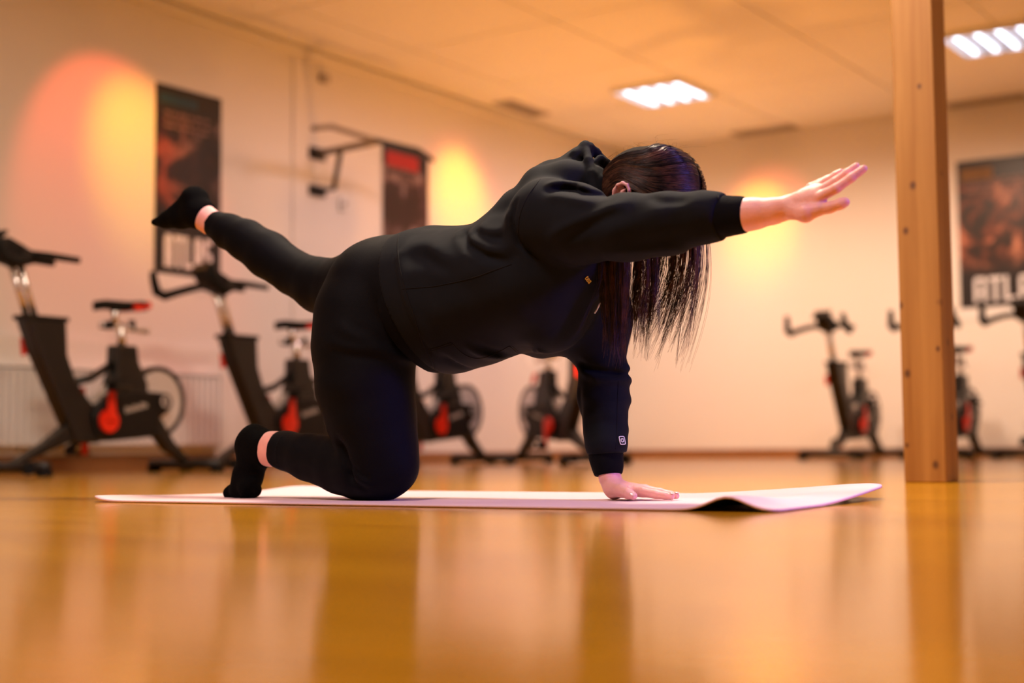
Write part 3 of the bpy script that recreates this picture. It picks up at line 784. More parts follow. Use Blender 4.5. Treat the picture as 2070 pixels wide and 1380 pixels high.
        for it in range(smooth):
            for lam in (0.55, -0.35):
                acc = np.zeros_like(V_); n = np.zeros(len(V_))
                for k in range(4):
                    a = Q[:, k]; b = Q[:, (k+1) % 4]
                    for c_ in range(3):
                        acc[:, c_] += np.bincount(a, V_[b, c_], len(V_)) + np.bincount(b, V_[a, c_], len(V_))
                    n += np.bincount(a, minlength=len(V_)) + np.bincount(b, minlength=len(V_))
                V_ = V_ + lam*(acc/np.maximum(n, 1)[:, None]-V_)
        return V_, Q

def np_obj(name, V_, Q, m, parent=None):
    me = bpy.data.meshes.new(name); n = len(Q)
    me.vertices.add(len(V_)); me.vertices.foreach_set('co', np.asarray(V_, dtype=np.float32).ravel())
    w = Q.shape[1]
    me.loops.add(n*w); me.loops.foreach_set('vertex_index', Q.astype(np.int32).ravel())
    me.polygons.add(n); me.polygons.foreach_set('loop_start', np.arange(0, n*w, w, dtype=np.int32))
    me.polygons.foreach_set('use_smooth', np.ones(n, dtype=bool))
    me.update(calc_edges=True); me.validate()
    me.materials.append(M[m])
    o = bpy.data.objects.new(name, me); COL.objects.link(o)
    if parent: o.parent = parent
    return o
def axis(lo, hi, step, fine=()):
    xs = [lo]
    while xs[-1] < hi:
        st = step
        for (a, b, f) in fine:
            if a <= xs[-1] <= b: st = f
        xs.append(xs[-1]+st)
    return np.array(xs)

# ---- medial chains read off the pose: (x, y, lateral offset, radius)
R_THIGH = [(754,592,-.075,98),(740,640,-.09,102),(737,700,-.10,104),(738,780,-.11,97),(752,850,-.11,88),(767,905,-.11,75),(768,945,-.11,68)]
R_CALF = [(766,945,-.11,64),(692,940,-.10,58),(625,924,-.09,47),(580,911,-.08,39),(561,907,-.08,37)]
L_THIGH = [(765,580,.06,88),(705,588,.10,70),(648,577,.11,55),(595,552,.12,45)]
L_CALF = [(592,550,.12,45),(542,515,.12,47),(497,485,.12,41),(463,468,.12,35),(431,451,.12,27)]
PELV = [(780,580,-.04,102),(850,595,-.03,124)]
TORSO = [(862,606,.0,146),(912,607,.0,143),(960,598,.0,139),(1015,580,.0,136),(1075,555,.0,148),(1130,520,.0,122)]
R_ARM = [(1110,445,-.13,86),(1180,458,-.15,71),(1270,459,-.16,64),(1350,450,-.16,58),(1420,440,-.16,49),(1457,438,-.16,45)]
L_ARM = [(1180,560,.10,92),(1208,640,.12,64),(1210,705,.12,58)]
L_FORE = [(1220,752,.11,51),(1219,800,.10,51),(1223,860,.07,47),(1226,900,.05,41),(1227,914,.05,36)]

def half(field, pa, pb, sign):      # keep one side of a plane through two picture points, containing the lateral axis
    A = bp(*pa, -.1)[0]; B = bp(*pb, -.1)[0]; d = B-A; n = np.array([d[2], 0, -d[0]]); n /= np.linalg.norm(n)
    X, Z = field.ax[0][:, None, None], field.ax[2][None, None, :]
    field.F = np.maximum(field.F, sign*((X-A[0])*n[0]+(Z-A[2])*n[2]))
# ---- leggings
def leggings(grow=0.0, st=0.005):
    f = Field(axis(-.75, .35, st), axis(-.30, .32, st), axis(-.01, .75, st))
    f.chain(L_THIGH, k=.015, grow=grow); f.chain(L_CALF, k=.012, cap=True, grow=grow)
    f.chain(PELV, k=.03, kw=1.15, grow=grow); f.chain([(p[0], p[1], -p[2], p[3]) for p in PELV], k=.03, kw=1.15, grow=grow)
    f.chain([(765,575,.075,88),(735,582,.10,78)], k=.02, grow=grow)
    f.chain(R_THIGH, k=.02, grow=grow); f.chain(R_CALF, k=.010, cap=True, grow=grow)
    f.chain([(735,945,-.11,62),(800,945,-.11,44)], k=.03, grow=grow)
    return f
f = leggings()
f.folds([([(676,692),(724,706),(782,711),(812,738)], .0035, .012), ([(690,705),(735,720),(790,728)], -.003, .010),
         ([(696,655),(758,685),(818,744)], .004, .014), ([(720,655),(775,690),(825,735)], -.004, .012),
         ([(708,950),(722,975),(745,995)], -.005, .006), ([(716,945),(735,970),(762,985)], .003, .006), ([(712,930),(735,955),(755,968)], -.004, .006),
         ([(690,880),(705,905),(712,945),(715,985)], -.012, .010),
         ([(640,760),(700,790),(760,800)], .0015, .02)], -.17, wmax=-.05)
f.floor(MATZ+.0005)
Vl, Ql = f.mesh(2)
# ---- body (skin): the same figure just inside the clothes, with bare ankles, hands, neck, head and ear
xs = axis(-.80, 1.32, .007, ((.46, .66, .0024), (.92, 1.22, .0024)))
ys = axis(-.27, .26, .006, ((-.21, -.10, .0026), (-.02, .13, .0026)))
zs = axis(-.004, .90, .007, ((-.01, .10, .0024), (.55, .78, .0026)))
g = Field(xs, ys, zs)
G = -.010
g.chain(L_THIGH, k=.02, grow=G); g.chain(L_CALF[:-1], k=.012, grow=-.012); g.chain(R_THIGH, k=.02, grow=-.022); g.chain(R_CALF[:-1], k=.012, grow=-.024)
g.chain(PELV, k=.02, kw=1.1, grow=-.014); g.chain(TORSO, k=.02, kw=1.05, grow=-.03)
g.chain([(600,915,-.08,38),(562,907,-.08,34),(545,907,-.08,34),(520,902,-.08,26)], k=.01)
g.chain([(450,462,.12,26),(425,448,.12,25),(410,437,.12,26),(395,425,.12,22)], k=.01)
g.chain([(517,890,-.08,18),(508,940,-.078,16),(499,975,-.073,14)], k=.005); g.chain([(400,415,.12,16),(368,438,.12,12),(340,445,.12,7)], k=.005)
g.chain(R_ARM, k=.02, grow=-.018); g.chain(L_ARM, k=.01, grow=-.030); g.chain(L_FORE, k=.01, grow=-.026)
# neck and head
g.chain([(1130,440,0,60),(1235,395,0,52)], k=.02); g.chain([(1290,395,0,80),(1325,395,0,92)], k=.02, kw=.82)
g.chain([(1320,440,0,72),(1285,470,0,55)], k=.02, kw=.85); g.chain([(1282,500,0,14),(1290,512,0,9)], k=.012)
# ear on the near side of the head
EW = -.088
g.chain([(1252,390,EW+.008,14),(1260,386,EW+.007,14)], k=.003, kw=.45); g.chain([(1256,396,EW-.001,3),(1258,388,EW-.003,3),(1264,382,EW-.003,2.5)], k=.003)
ear = [(1240,398,EW-.002,4),(1242,384,EW-.004,4),(1249,374,EW-.006,4.2),(1259,370,EW-.007,4.3),(1268,374,EW-.007,4.2),(1272,384,EW-.006,4),(1271,395,EW-.004,4),(1264,404,EW-.002,4.5),(1254,407,EW,5)]
g.chain(ear, k=.004)
# raised right hand (palm to the camera, thumb below)
HW = -.16
g.chain([(1440,440,HW,34),(1505,434,HW,31),(1530,431,HW,28.5),(1565,426,HW,24),(1592,420,HW,21.5)], k=.015)
g.chain([(1592,420,HW,21.5),(1622,412,HW-.004,24),(1650,402,HW-.004,23)], k=.012, kw=.62)
g.chain([(1600,412,HW+.004,17),(1635,398,HW+.006,19),(1655,388,HW+.006,17)], k=.012, kw=.7)
g.chain([(1606,428,HW-.008,15),(1628,432,HW-.014,16),(1652,424,HW-.014,12.5)], k=.010)     # ball of the thumb
g.chain([(1650,425,HW-.012,13),(1678,419,HW-.012,11.4),(1699,412,HW-.010,11.2),(1708,408.5,HW-.010,10)], k=.005)
FK = .0035
g.chain([(1655,399,HW-.010,11.5),(1690,381,HW-.012,10),(1720,360,HW-.006,9.2),(1746,341,HW+.002,8)], k=FK)      # index
g.chain([(1650,391,HW+.002,11.5),(1688,368,HW+.006,10),(1712,350,HW+.014,9.0),(1731,336,HW+.020,7.6)], k=FK)   # middle
g.chain([(1645,382,HW+.016,11),(1672,366,HW+.024,9.6),(1690,354,HW+.030,8.4),(1700,348,HW+.033,7.4)], k=FK)     # ring
g.chain([(1638,379,HW+.026,10),(1658,370,HW+.040,8.4),(1672,362,HW+.046,7.4),(1681,357,HW+.049,6.6)], k=FK)     # little
# supporting left hand, flat on the mat
SW = .045
g.chain([(1225,905,SW,22),(1229,940,SW,20),(1233,963,SW,21)], k=.006)
g.chain([(1233,966,SW,21),(1240,986,SW,19),(1242,994,SW,15)], k=.008, kw=1.2)
for (x, y, w, r, dx) in ((1300,994,SW-.026,11,0), (1304,990,SW-.004,11.5,0), (1300,990,SW+.018,11,0), (1290,993,SW+.038,10,0)):
    g.chain([(1242,986,SW+(w-SW)*.5,15),(x,y,w,r)], k=.012)
g.chain([(1300,994,SW-.028,10.5),(1326,998.5,SW-.032,9.2),(1345,1001.5,SW-.033,8.0),(1357,1003.5,SW-.033,7)], k=FK)
g.chain([(1304,990,SW-.004,10.5),(1334,995,SW-.005,9),(1356,999.5,SW-.005,7.8),(1367,1002,SW-.005,6.8)], k=FK)
g.chain([(1300,990,SW+.018,10),(1328,995,SW+.022,8.6),(1348,999,SW+.024,7.4),(1357,1001,SW+.025,6.5)], k=FK)
g.chain([(1290,993,SW+.040,9),(1312,997,SW+.050,7.6),(1328,1000,SW+.055,6.6),(1336,1001.5,SW+.057,5.8)], k=FK)
g.chain([(1238,988,SW-.022,16),(1258,993,SW-.045,13)], k=.012)
g.chain([(1256,991,SW-.045,12.5),(1270,997.5,SW-.060,10.8),(1280,1002,SW-.064,9)], k=.005)
g.floor(MATZ+.0002)
Vb, Qb = g.mesh(2)
person = np_obj('person', Vb, Qb, 'skin'); person.matrix_world = PM
tag(person, 'person in black hoodie and leggings kneeling with one arm and leg stretched out', 'person')
lg = np_obj('leggings', Vl, Ql, 'legging', person)

# ---- socks
def sock(ch, cuff, kws, lo, hi, st=.004):
    f = Field(axis(lo[0], hi[0], st), axis(lo[1], hi[1], st), axis(lo[2], hi[2], st))
    for c_, kw_, k_ in ch: f.chain(c_, k=k_, kw=kw_)
    f.chain(cuff, k=.012, cap=True)
    f.floor(MATZ+.0003)
    return np_obj('sock', *f.mesh(2), 'sock', person)
sock([([(515,884,-.08,28),(511,930,-.078,29),(501,962,-.075,29),(494,988,-.072,29)], 1.1, .01),
      ([(496,985,-.055,24),(470,994,-.06,13),(463,997,-.065,10)], 1.2, .015),
      ([(505,985,-.095,22),(512,990,-.09,16)], 1.2, .015)],
     [(508,900,-.08,34),(528,905,-.08,36),(543,908,-.08,37)], 1.0, (-.62,-.2,-.01), (-.25,.05,.25))
sock([([(394,403,.12,27),(400,432,.12,28),(365,440,.12,21),(335,446,.12,14),(314,449,.12,8)], 1.2, .012), ([(378,415,.12,20),(345,440,.12,16)], 1.25, .012)],
     [(398,428,.12,29),(408,433,.12,28),(415,437,.12,27.5)], 1.0, (-1.0,0,.45), (-.40,.28,.92))

# ---- hoodie
f = Field(axis(-.06, 1.02, .0042), axis(-.30, .30, .0045), axis(.05, .86, .0042))
for dw in (-.035, .035): f.chain(TORSO, k=.015, kw=1.0, dw=dw)
f.chain([(1085,600,-.04,106),(1112,636,-.03,76)], k=.03); f.chain([(1085,600,.04,106),(1112,636,.05,76)], k=.03)
f.chain([(1095,680,.06,44),(1122,668,.06,50)], k=.02)
f.chain([(1000,488,-.05,44),(1058,436,-.06,52),(1105,412,-.08,58)], k=.025); f.chain([(1000,488,.05,44),(1058,434,.06,52),(1150,420,.08,66)], k=.025)
f.chain([(880,500,-.03,42),(930,505,-.03,42)], k=.02)
f.chain([(868,640,-.02,114),(905,650,-.02,100)], k=.02)
f.chain(L_ARM, k=.04); f.chain(L_FORE, k=.012, cap=True)
f.chain([(1240,738,.11,26),(1252,752,.10,21),(1230,768,.10,40)], k=.012)
f.chain(R_ARM, k=.025, cap=True)
f.chain([(1425,434,-.16,42),(1444,437,-.16,44),(1458,438,-.16,43)], k=.012, cap=True)
# hood, crumpled behind the neck
f.chain([(1100,385,-.05,52),(1150,375,-.05,48),(1195,372,-.03,40)], k=.02); f.chain([(1120,380,.05,50),(1180,365,.05,46)], k=.02)
f.chain([(1085,352,-.03,14),(1115,346,-.035,18),(1142,343,-.03,19),(1160,330,-.02,22)], k=.02)
f.chain([(1158,338,.0,28),(1175,318,.0,24)], k=.02)
f.chain([(1150,350,-.045,14),(1165,315,-.035,13),(1183,296,-.015,11),(1192,297,.005,10)], k=.008)
f.chain([(1183,298,-.02,9),(1190,325,-.05,9),(1197,352,-.065,10),(1203,385,-.07,12)], k=.006)
f.chain([(1192,297,.01,9),(1205,308,.03,9),(1218,325,.04,10),(1222,360,.05,16)], k=.006)
f.chain([(1201,330,-.03,8),(1214,321,-.015,8),(1226,330,.0,9),(1231,350,.01,9),(1226,380,.0,12)], k=.006)
f.chain([(1210,345,-.045,9),(1216,365,-.055,10),(1215,395,-.06,12)], k=.006)
f.folds([([(806,470),(806,520),(822,570),(845,650),(880,748)], .010, .020), ([(797,470),(796,520),(810,570),(832,650),(866,752)], -.004, .008),
         ([(840,480),(870,560),(890,640)], -.003, .02), ([(860,470),(885,520),(935,560),(1000,570)], .005, .02),
         ([(906,452),(918,474),(940,496),(985,519),(1045,534)], -.0105, .0095), ([(896,452),(912,482),(940,510),(1000,536)], .0055, .016),
         ([(930,452),(944,478),(990,503),(1040,512)], .0060, .013), ([(938,455),(955,472),(990,482),(1030,480)], -.0060, .009), ([(950,448),(975,462),(1020,466)], .0045, .012),
         ([(804,492),(850,490),(900,512),(960,545),(1010,552)], .0070, .020), ([(812,515),(860,525),(930,555)], -.0045, .016), ([(815,560),(860,548),(920,565)], .0035, .018),
         ([(1055,400),(1045,450),(1052,490),(1085,527)], -0.0096, .007),
         ([(1035,420),(1025,470),(1035,520)], 0.0064, .018),
         ([(1180,545),(1150,600),(1116,668),(1097,718)], 0.0112, .016), ([(1192,575),(1160,640),(1135,690),(1118,722)], -0.0144, .012), ([(1160,545),(1120,610),(1080,680)], -0.0064, .016),
         ([(913,692),(930,711),(963,725),(1001,715),(1030,700)], 0.0096, .010), ([(920,686),(940,704),(965,712),(1000,704),(1028,692)], -0.0096, .009),
         ([(865,712),(880,752)], -0.0096, .008), ([(1030,699),(1054,727)], 0.0064, .006),
         ([(1100,560),(1000,600),(900,625),(850,640)], 0.0064, .035), ([(1090,640),(1000,680),(930,690)], -0.0048, .02),
         ], -.185, wmax=-.02)
f.folds([([(1087,372),(1120,360),(1150,360),(1190,385)], 0.0096, .010), ([(1090,382),(1125,377),(1174,388),(1240,395)], -0.0096, .008), ([(1100,395),(1150,400),(1220,415)], 0.0064, .012),
         ([(1285,405),(1225,430),(1150,465),(1100,487)], 0.0080, .014), ([(1270,425),(1200,455),(1130,490)], -0.0064, .012),
         ([(1440,405),(1350,425),(1270,460),(1200,490)], 0.0048, .016), ([(1450,450),(1380,470),(1280,495)], -0.0048, .014),
         ([(1400,500),(1300,508),(1200,512)], 0.0048, .010), ([(1448,398),(1440,440),(1450,480)], -0.0048, .006), ([(1300,395),(1340,410),(1400,408)], -0.0048, .010)], -.21, wmax=-.10)
f.folds([([(1160,728),(1185,742),(1225,752),(1270,754)], -0.0110, .007), ([(1165,745),(1210,765),(1270,768)], 0.0080, .010), ([(1175,800),(1230,812),(1268,806)], 0.0048, .014),
         ([(1180,860),(1230,850),(1268,858)], -0.0048, .012), ([(1172,770),(1178,830),(1186,890)], -0.0048, .010)], .06, wmax=.22)
half(f, (794,500), (868,760), 1)
Vh, Qh = f.mesh(2)
hoodie = np_obj('hoodie', Vh, Qh, 'hoodie', person)
hb = BVHTree.FromPolygons([Vector(v) for v in Vh], [tuple(q) for q in Qh.tolist()])
lbvh = BVHTree.FromPolygons([Vector(v) for v in Vl], [tuple(q) for q in Ql.tolist()])
def hit(px, py, tree=None):
    d = (PMI.to_3x3() @ ray(px, py)).normalized()
    r = (tree or hb).ray_cast(co, d)
    return (r[0], r[1]) if r[0] is not None else (None, None)
def seam(pts, r=.0013, parent=None, m='seam', tree=None, name='seam', lift=0.0):
    P = []
    if len(pts) > 3:
        A_ = np.array(pts, float); A_ = np.vstack([2*A_[0]-A_[1], A_, 2*A_[-1]-A_[-2]]); q_ = []
        for i in range(1, len(A_)-2):
            for u in (0, .25, .5, .75):
                p0, p1, p2, p3 = A_[i-1:i+3]; q_.append(tuple(.5*((2*p1)+(-p0+p2)*u+(2*p0-5*p1+4*p2-p3)*u*u+(-p0+3*p1-3*p2+p3)*u**3)))
        pts = q_+[tuple(A_[-2])]
    for i in range(len(pts)-1):
        a, b = Vector(pts[i]), Vector(pts[i+1]); n = max(2, int((b-a).length/5))
        for k in range(n+(1 if i == len(pts)-2 else 0)):
            q = a.lerp(b, k/n); h, nn = hit(q.x, q.y, tree)
            if h is not None: P.append(h + nn*lift)
    if len(P) > 2: MB().tube(P, r, 6).build(name, m, parent or hoodie, smooth=True)
# waistband and cuffs
f = Field(axis(-.10, .30, .004), axis(-.30, .30, .0045), axis(.12, .62, .004))
f.chain([(790,584,-.03,108),(862,606,-.03,145)], k=.015); f.chain([(790,584,.03,108),(862,606,.03,145)], k=.015)
f.chain([(862,650,-.02,106),(850,655,.02,106)], k=.015)
half(f, (768,500), (842,760), 1); half(f, (812,500), (884,760), -1)
np_obj('waistband', *f.mesh(3), 'rib', hoodie)
def cuff(ch, lo, hi):
    f = Field(axis(lo[0], hi[0], .003), axis(lo[1], hi[1], .003), axis(lo[2], hi[2], .003)); f.chain(ch, k=.006, cap=True, cap0=True)
    return np_obj('cuff', *f.mesh(2), 'rib', hoodie)
def box_of(ch, m=.06):
    P = np.array([bp(p[0], p[1], p[2])[0] for p in ch]); return P.min(0)-m, P.max(0)+m
c1 = [(1450,438,-.16,44),(1466,437,-.16,41),(1490,435,-.16,38),(1508,434,-.16,36)]; cuff(c1, *box_of(c1))
c2 = [(1224,905,.05,37),(1225,922,.05,34),(1228,940,.048,31.5),(1230,959,.046,28)]; cuff(c2, *box_of(c2))
# seams
seam([(1092,362),(1065,400),(1050,440),(1049,480),(1062,505),(1090,527)])
seam([(812,584),(850,581),(887,577),(954,562),(1000,546),(1034,534)])
seam([(866,707),(890,700),(912,692)]); seam([(866,711),(890,704),(914,696)], r=.0008); seam([(913,692),(926,707),(944,719),(963,724),(985,721),(1008,711),(1030,699)]); seam([(1030,699),(1042,710),(1054,726)]); seam([(1035,699),(1047,710),(1059,725)], r=.0008)
seam([(868,712),(874,735),(880,756)]); seam([(872,712),(878,735),(884,754)], r=.0009)
seam([(806,474),(804,500),(808,540),(818,580),(836,635),(855,695),(877,752)], r=.0016)
seam([(1250,770),(1248,820),(1247,870),(1245,908)], r=.0009)
seam([(1452,396),(1450,440),(1462,480)], r=.0016)
seam([(571,881),(561,895),(557,915),(560,938)], tree=lbvh, parent=lg, r=.0012, name='hem_stitch')
# drawstring
# print on the chest and the sleeve
def text_obj(txt, px, py, size, ang, m, parent, lift=.002, shear=0.0):
    h, n = hit(px, py); 
    if h is None: return
    h2, _ = hit(px+math.cos(ang)*6, py+math.sin(ang)*6)
    x = ((h2 if h2 is not None else h+Vector((1, 0, 0)))-h).normalized(); z = n.normalized(); y = z.cross(x).normalized(); x = y.cross(z)
    cu = bpy.data.curves.new('t', 'FONT'); cu.body = txt; cu.size = size; cu.extrude = .0004; cu.align_x = 'CENTER'; cu.align_y = 'CENTER'; cu.shear = shear; cu.resolution_u = 3; cu.offset = .0001
    to = bpy.data.objects.new('t', cu); COL.objects.link(to)
    me = bpy.data.meshes.new_from_object(to.evaluated_get(bpy.context.evaluated_depsgraph_get())); bpy.data.objects.remove(to); bpy.data.curves.remove(cu)
    me.materials.append(M[m]); me.name = 'printed_text'
    o = bpy.data.objects.new('printed_text', me); COL.objects.link(o); o.parent = parent
    mt = Matrix((x, y, z)).transposed().to_4x4(); mt.translation = h + n*lift; o.matrix_local = mt
    return o
bpy.context.view_layer.update()
text_obj('tea', 1189, 564, .0165, rad(52), 'yellow', hoodie)
def sleeve_mark(px, py, s):
    h, n = hit(px, py)
    if h is None: return
    h2, _ = hit(px+5, py); x = (h2-h).normalized() if h2 is not None else Vector((1, 0, 0)); z = n; y = z.cross(x).normalized(); x = y.cross(z)
    mb = MB(); rr = s*.35; pts = []
    for cx, cy, a0 in ((1, 1, 0), (-1, 1, 90), (-1, -1, 180), (1, -1, 270)):
        for k in range(5):
            an = rad(a0+k*22.5); pts.append((cx*(s-rr)+rr*math.cos(an), cy*(s-rr)+rr*math.sin(an)))
    def loop(pp): 
        P = [h + n*.0012 + x*a + y*b for a, b in pp]; mb.tube(P+[P[0], P[1]], .0011, 5)
    loop(pts); loop([(s*.45*math.cos(rad(k*30)), s*.45*math.sin(rad(k*30))) for k in range(12)])
    mb.ell(h+n*.0012+x*s*.52+y*s*.52, (.0009,)*3, seg=6, rings=4)
    mb.build('printed_mark', 'whitep', hoodie, smooth=True)
sleeve_mark(1257, 890, .0085)
seam([(1201,632),(1206,624),(1212,612)], r=.0022, m='whitep', name='printed_mark', lift=.001)

# ---- fingernails
def nail(px, py, w, ang, L, wd, facing, lift):
    p, t = bp(px, py, w); p = Vector(p)
    a = PMI.to_3x3() @ ray(px, py); tw = -a.normalized()
    x = Vector((math.cos(ang), 0, -math.sin(ang))); n = Vector(facing).normalized(); x = (x-n*x.dot(n)).normalized(); y = n.cross(x)
    m_ = Matrix((x, y, n)).transposed()
    MB().ell(p+n*lift, (L, wd, .0011), m_, 12, 6).build('fingernail', 'nail', person, smooth=True)
nail(1279.5, 1002, SW-.064, rad(22), .0075, .0056, (.22, -.80, .55), .0082)
nail(1358.5, 1002.5, SW-.033, rad(10), .006, .0045, (.25, -.25, .9), .0066)
nail(1368, 1001, SW-.005, rad(10), .006, .0045, (.25, -.25, .9), .0066)
nail(1745, 342, HW+.003, rad(-38), .007, .004, (-.1, .9, .55), .0055)
nail(1730, 337, HW+.020, rad(-38), .007, .004, (-.1, .9, .55), .0055)
nail(1699, 348.5, HW+.033, rad(-36), .006, .004, (-.1, .9, .55), .005)

# ---- hair: cap close to the skull, then strands
f = Field(axis(.40, .85, .0035), axis(-.13, .14, .0035), axis(.45, .88, .0035))
HC = (1325, 392)
f.chain([(1300,392,0,96),(1325,392,0,99)], k=.02, kw=.86); f.chain([(1254,384,-.005,34),(1280,385,0,66)], k=.02, kw=1.0); f.chain([(1330,410,0,88),(1335,425,.01,84)], k=.02, kw=.86)
Vc, Qc = f.mesh(2)
hair = np_obj('hair', Vc, Qc, 'scalp', person)
hair_bv = BVHTree.FromPolygons([Vector(v) for v in Vc], [tuple(q) for q in Qc.tolist()])
SV = []; SQ = []; SM = []
def strand(P, r0, tint=None):
    SM.append(random.choice((0, 0, 1, 1, 2)) if tint is None else tint)
    P = np.asarray(P); n = len(P); base = sum(len(v) for v in SV)
    T_ = np.gradient(P, axis=0); T_ /= np.linalg.norm(T_, axis=1)[:, None]+1e-9
    ref = np.array([0.13, 1.0, 0.21]); A = np.cross(T_, ref); A /= np.linalg.norm(A, axis=1)[:, None]+1e-9; B = np.cross(T_, A)
    rr = r0*np.linspace(1, .35, n)[:, None]
    ring = np.stack([P + rr*(A*math.cos(a)+B*math.sin(a)) for a in (0, 2.094, 4.189)], 1).reshape(-1, 3)
    SV.append(ring)
    q = []
    for i in range(n-1):
        for k in range(3):
            q.append((base+i*3+k, base+i*3+(k+1) % 3, base+(i+1)*3+(k+1) % 3, base+(i+1)*3+k))
    SQ.append(q)
hcen = Vector(bp(1318, 395, 0)[0])
def snap(p, lift):
    d = (Vector(p)-hcen); d.normalize(); r = hair_bv.ray_cast(hcen, d)
    return np.array((r[0] if r[0] is not None else Vector(p)) + d*lift)
def cat_(pts, n):
    P = np.asarray(pts); m = len(P); out = []
    Pp = np.vstack([2*P[0]-P[1], P, 2*P[-1]-P[-2]])
    for t in np.linspace(0, m-1, n):
        i = min(int(t), m-2); u = t-i; p0, p1, p2, p3 = Pp[i:i+4]
        out.append(.5*((2*p1)+(-p0+p2)*u+(2*p0-5*p1+4*p2-p3)*u*u+(-p0+3*p1-3*p2+p3)*u**3))
    return np.array(out)
def lp(px, py, w): return bp(px, py, w)[0]
# near-side strands: from the parting on the crown, back over the skull to the nape behind the ear
part_px = [(1330,292,.02),(1368,299,.015),(1395,318,.01),(1412,345,.0),(1420,372,-.01),(1422,398,-.02),(1418,425,-.03)]
def along(pts, t):
    t = t*(len(pts)-1); i = min(int(t), len(pts)-2); u = t-i
    return tuple(pts[i][k]*(1-u)+pts[i+1][k]*u for k in range(3))
for i in range(150):        # clumps, each with its own course, lift and tint
    t0 = (i+random.random())/150; lf0 = random.uniform(.0002, .0042); tn = random.choice((0, 0, 1, 1, 2)); jx, jy = random.gauss(0, 7), random.gauss(0, 4)
    for k_ in range(18):
        t = min(1, max(0, t0+random.gauss(0, .007))); s0 = along(part_px, t); tt = t
        st_ = lp(s0[0]+random.gauss(0, 1.5), s0[1]+random.gauss(0, 1.5), s0[2]-.004)
        mid = lp(1318+jx+18*(tt-.5)+random.gauss(0, 2), 298+tt*108+jy+random.gauss(0, 1.2), -.05-.035*tt)
        mid2 = lp(1268+jx*.6+random.gauss(0, 2), 320+tt*52+jy+random.gauss(0, 1.2), -.05-.03*tt)
        en = lp(1230+random.gauss(0, 3)+tt*8, 352+tt*44+jy*.7+random.gauss(0, 2), -.035-.025*tt)
        raw = cat_([st_, mid, mid2, en], 14); lf = max(0, lf0+random.gauss(0, .0007))
        pts = [snap(p, lf*(.25+.75*math.sin(math.pi*min(1, (k+.5)/12)))) for k, p in enumerate(raw)]
        strand(pts, random.uniform(.0004, .0008), tn if random.random() < .8 else None)
# far-side strands from the parting, seen as the rim on the right
for i in range(420):
    t = random.random(); s0 = along(part_px, t)
    st_ = lp(s0[0], s0[1], s0[2]+.006); m1 = lp(s0[0]-6-10*(1-t), s0[1]+8, .05); m2 = lp(1390+random.gauss(0, 14), 420+random.gauss(0, 12), .075)
    raw = cat_([st_, m1, m2], 9); lf = random.uniform(.0005, .006)
    strand([snap(p, lf) for p in raw], random.uniform(.0004, .0007))
# hanging lengths
def lock(x0, y0, w0, xe, ye, we, n, sp0, sp1, bow, rr=(.0003, .00055)):
    tn = random.choice((0, 0, 0, 1, 1, 2)); ph, wa = random.uniform(0, 6.28), random.gauss(0, 6)
    for k in range(n):
        a = random.gauss(0, 1); b = a*.6+random.gauss(0, .6); cut_ = random.uniform(.70, 1.06); bw = bow+random.gauss(0, 3); stray = 3.0 if random.random() < .07 else 1.0
        q = []
        for u in (0, .2, .4, .6, .8, 1.0):
            uu = u*cut_; spr = (sp0*(1-u)+sp1*u)*stray
            x = x0+(xe-x0)*uu**1.6 + (a*(1-u)+b*u)*spr + bw*math.sin(math.pi*u) + wa*math.sin(ph+5.0*u)*u
            y = y0+(ye-y0)*uu; w = w0+(we-w0)*u + a*.003 + random.gauss(0, .0015)
            q.append(lp(x, y, w))
        strand(cat_(q, 15), random.uniform(*rr), tn if random.random() < .85 else None)
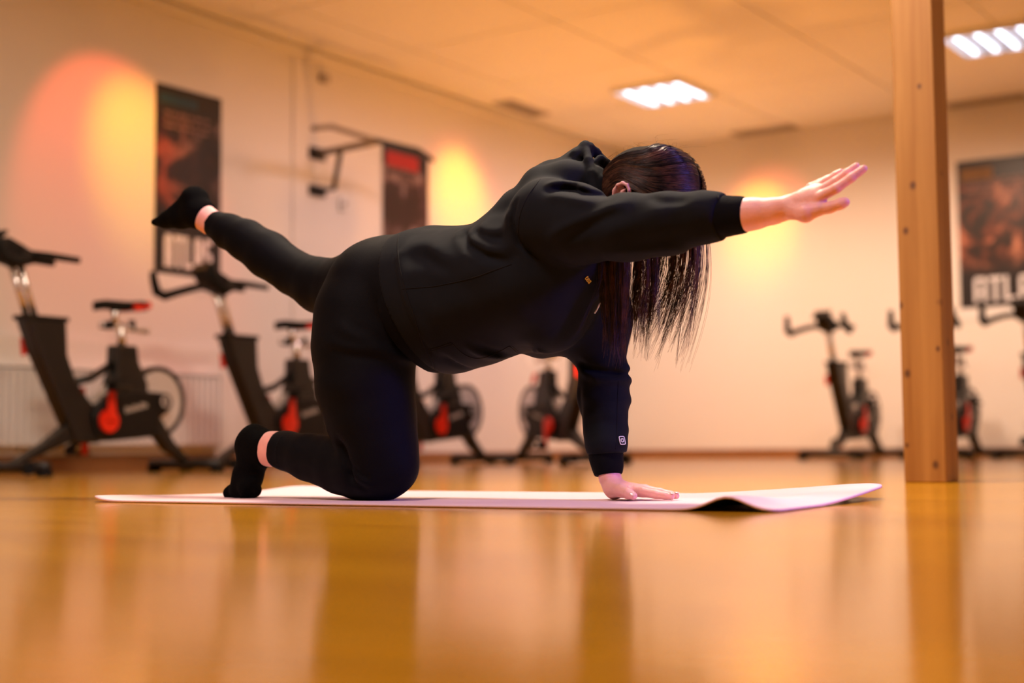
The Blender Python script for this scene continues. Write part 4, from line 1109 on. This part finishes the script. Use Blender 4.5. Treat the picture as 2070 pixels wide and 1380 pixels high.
for k in range(30):      # thick near lock falling from the nape in front of the chest
    x0 = 1216+random.random()*52
    lock(x0, 420+random.random()*20, -.085+random.random()*.03, x0+random.gauss(-2, 7)+ (8 if x0 < 1235 else -4), 672+random.random()*58, -.07+random.random()*.03, 34, 4, 3, random.gauss(0, 3))
for k in range(34):
    x0 = 1258+random.random()*72
    lock(x0, 440, -.05+random.random()*.07, x0-14+random.gauss(0, 9), 640+random.random()*95, -.03+random.random()*.06, 26, 3.2, 2.6, random.gauss(4, 4))
for k in range(24):
    x0 = 1322+random.random()*92
    lock(x0, 440, .0+random.random()*.06, x0-34+random.gauss(0, 13), 655+random.random()*95, .0+random.random()*.05, 20, 2.6, 2.4, random.gauss(12, 6))
lock(1420, 420, .0, 1388, 735, .0, 18, 2, 4, 16); lock(1412, 430, .01, 1398, 690, .0, 16, 2, 3, 6); lock(1395, 430, .02, 1330, 712, .02, 14, 2, 4, 26); lock(1370, 430, .02, 1290, 716, .02, 14, 2, 4, 20)
lock(1225, 440, -.08, 1176, 665, -.09, 9, 3, 5, 6, (.00025, .0004))
# flyaway hairs over the crown and nape
for k in range(34):
    x = random.uniform(1215, 1300); y = 385-(x-1215)*1.05+random.gauss(0, 4)
    p0 = lp(x+random.uniform(20, 50), 305+random.random()*18, random.uniform(-.03, .03)); p2 = lp(x-10, y-6, random.uniform(-.04, .03)); pm_ = (p0+p2)/2+np.array([-.012, 0, .012*random.random()+.006])
    strand(cat_([p0, pm_, p2], 9), .00018)
for k in range(16):
    x = random.uniform(1260, 1415); yt = 392-math.sqrt(max(0, 99**2-(x-1322)**2)); L_ = random.uniform(10, 30)
    p0 = lp(x, yt+3, 0); p1 = lp(x+random.gauss(0, 10), yt-L_*.6, random.gauss(0, .02)); p2 = lp(x+random.gauss(8, 18), yt-L_*random.uniform(.3, 1.1), random.gauss(0, .03))
    strand(cat_([p0, p1, p2], 8), .00018)
hs = np_obj('hair_strands', np.vstack(SV), np.array([q for s_ in SQ for q in s_]), 'hair', hair)
hs['kind'] = 'stuff'
for nm_ in ('hair_dark', 'hair_light'): hs.data.materials.append(M[nm_])
hs.data.polygons.foreach_set('material_index', np.concatenate([np.full(len(q), t_, dtype=np.int32) for q, t_ in zip(SQ, SM)]))
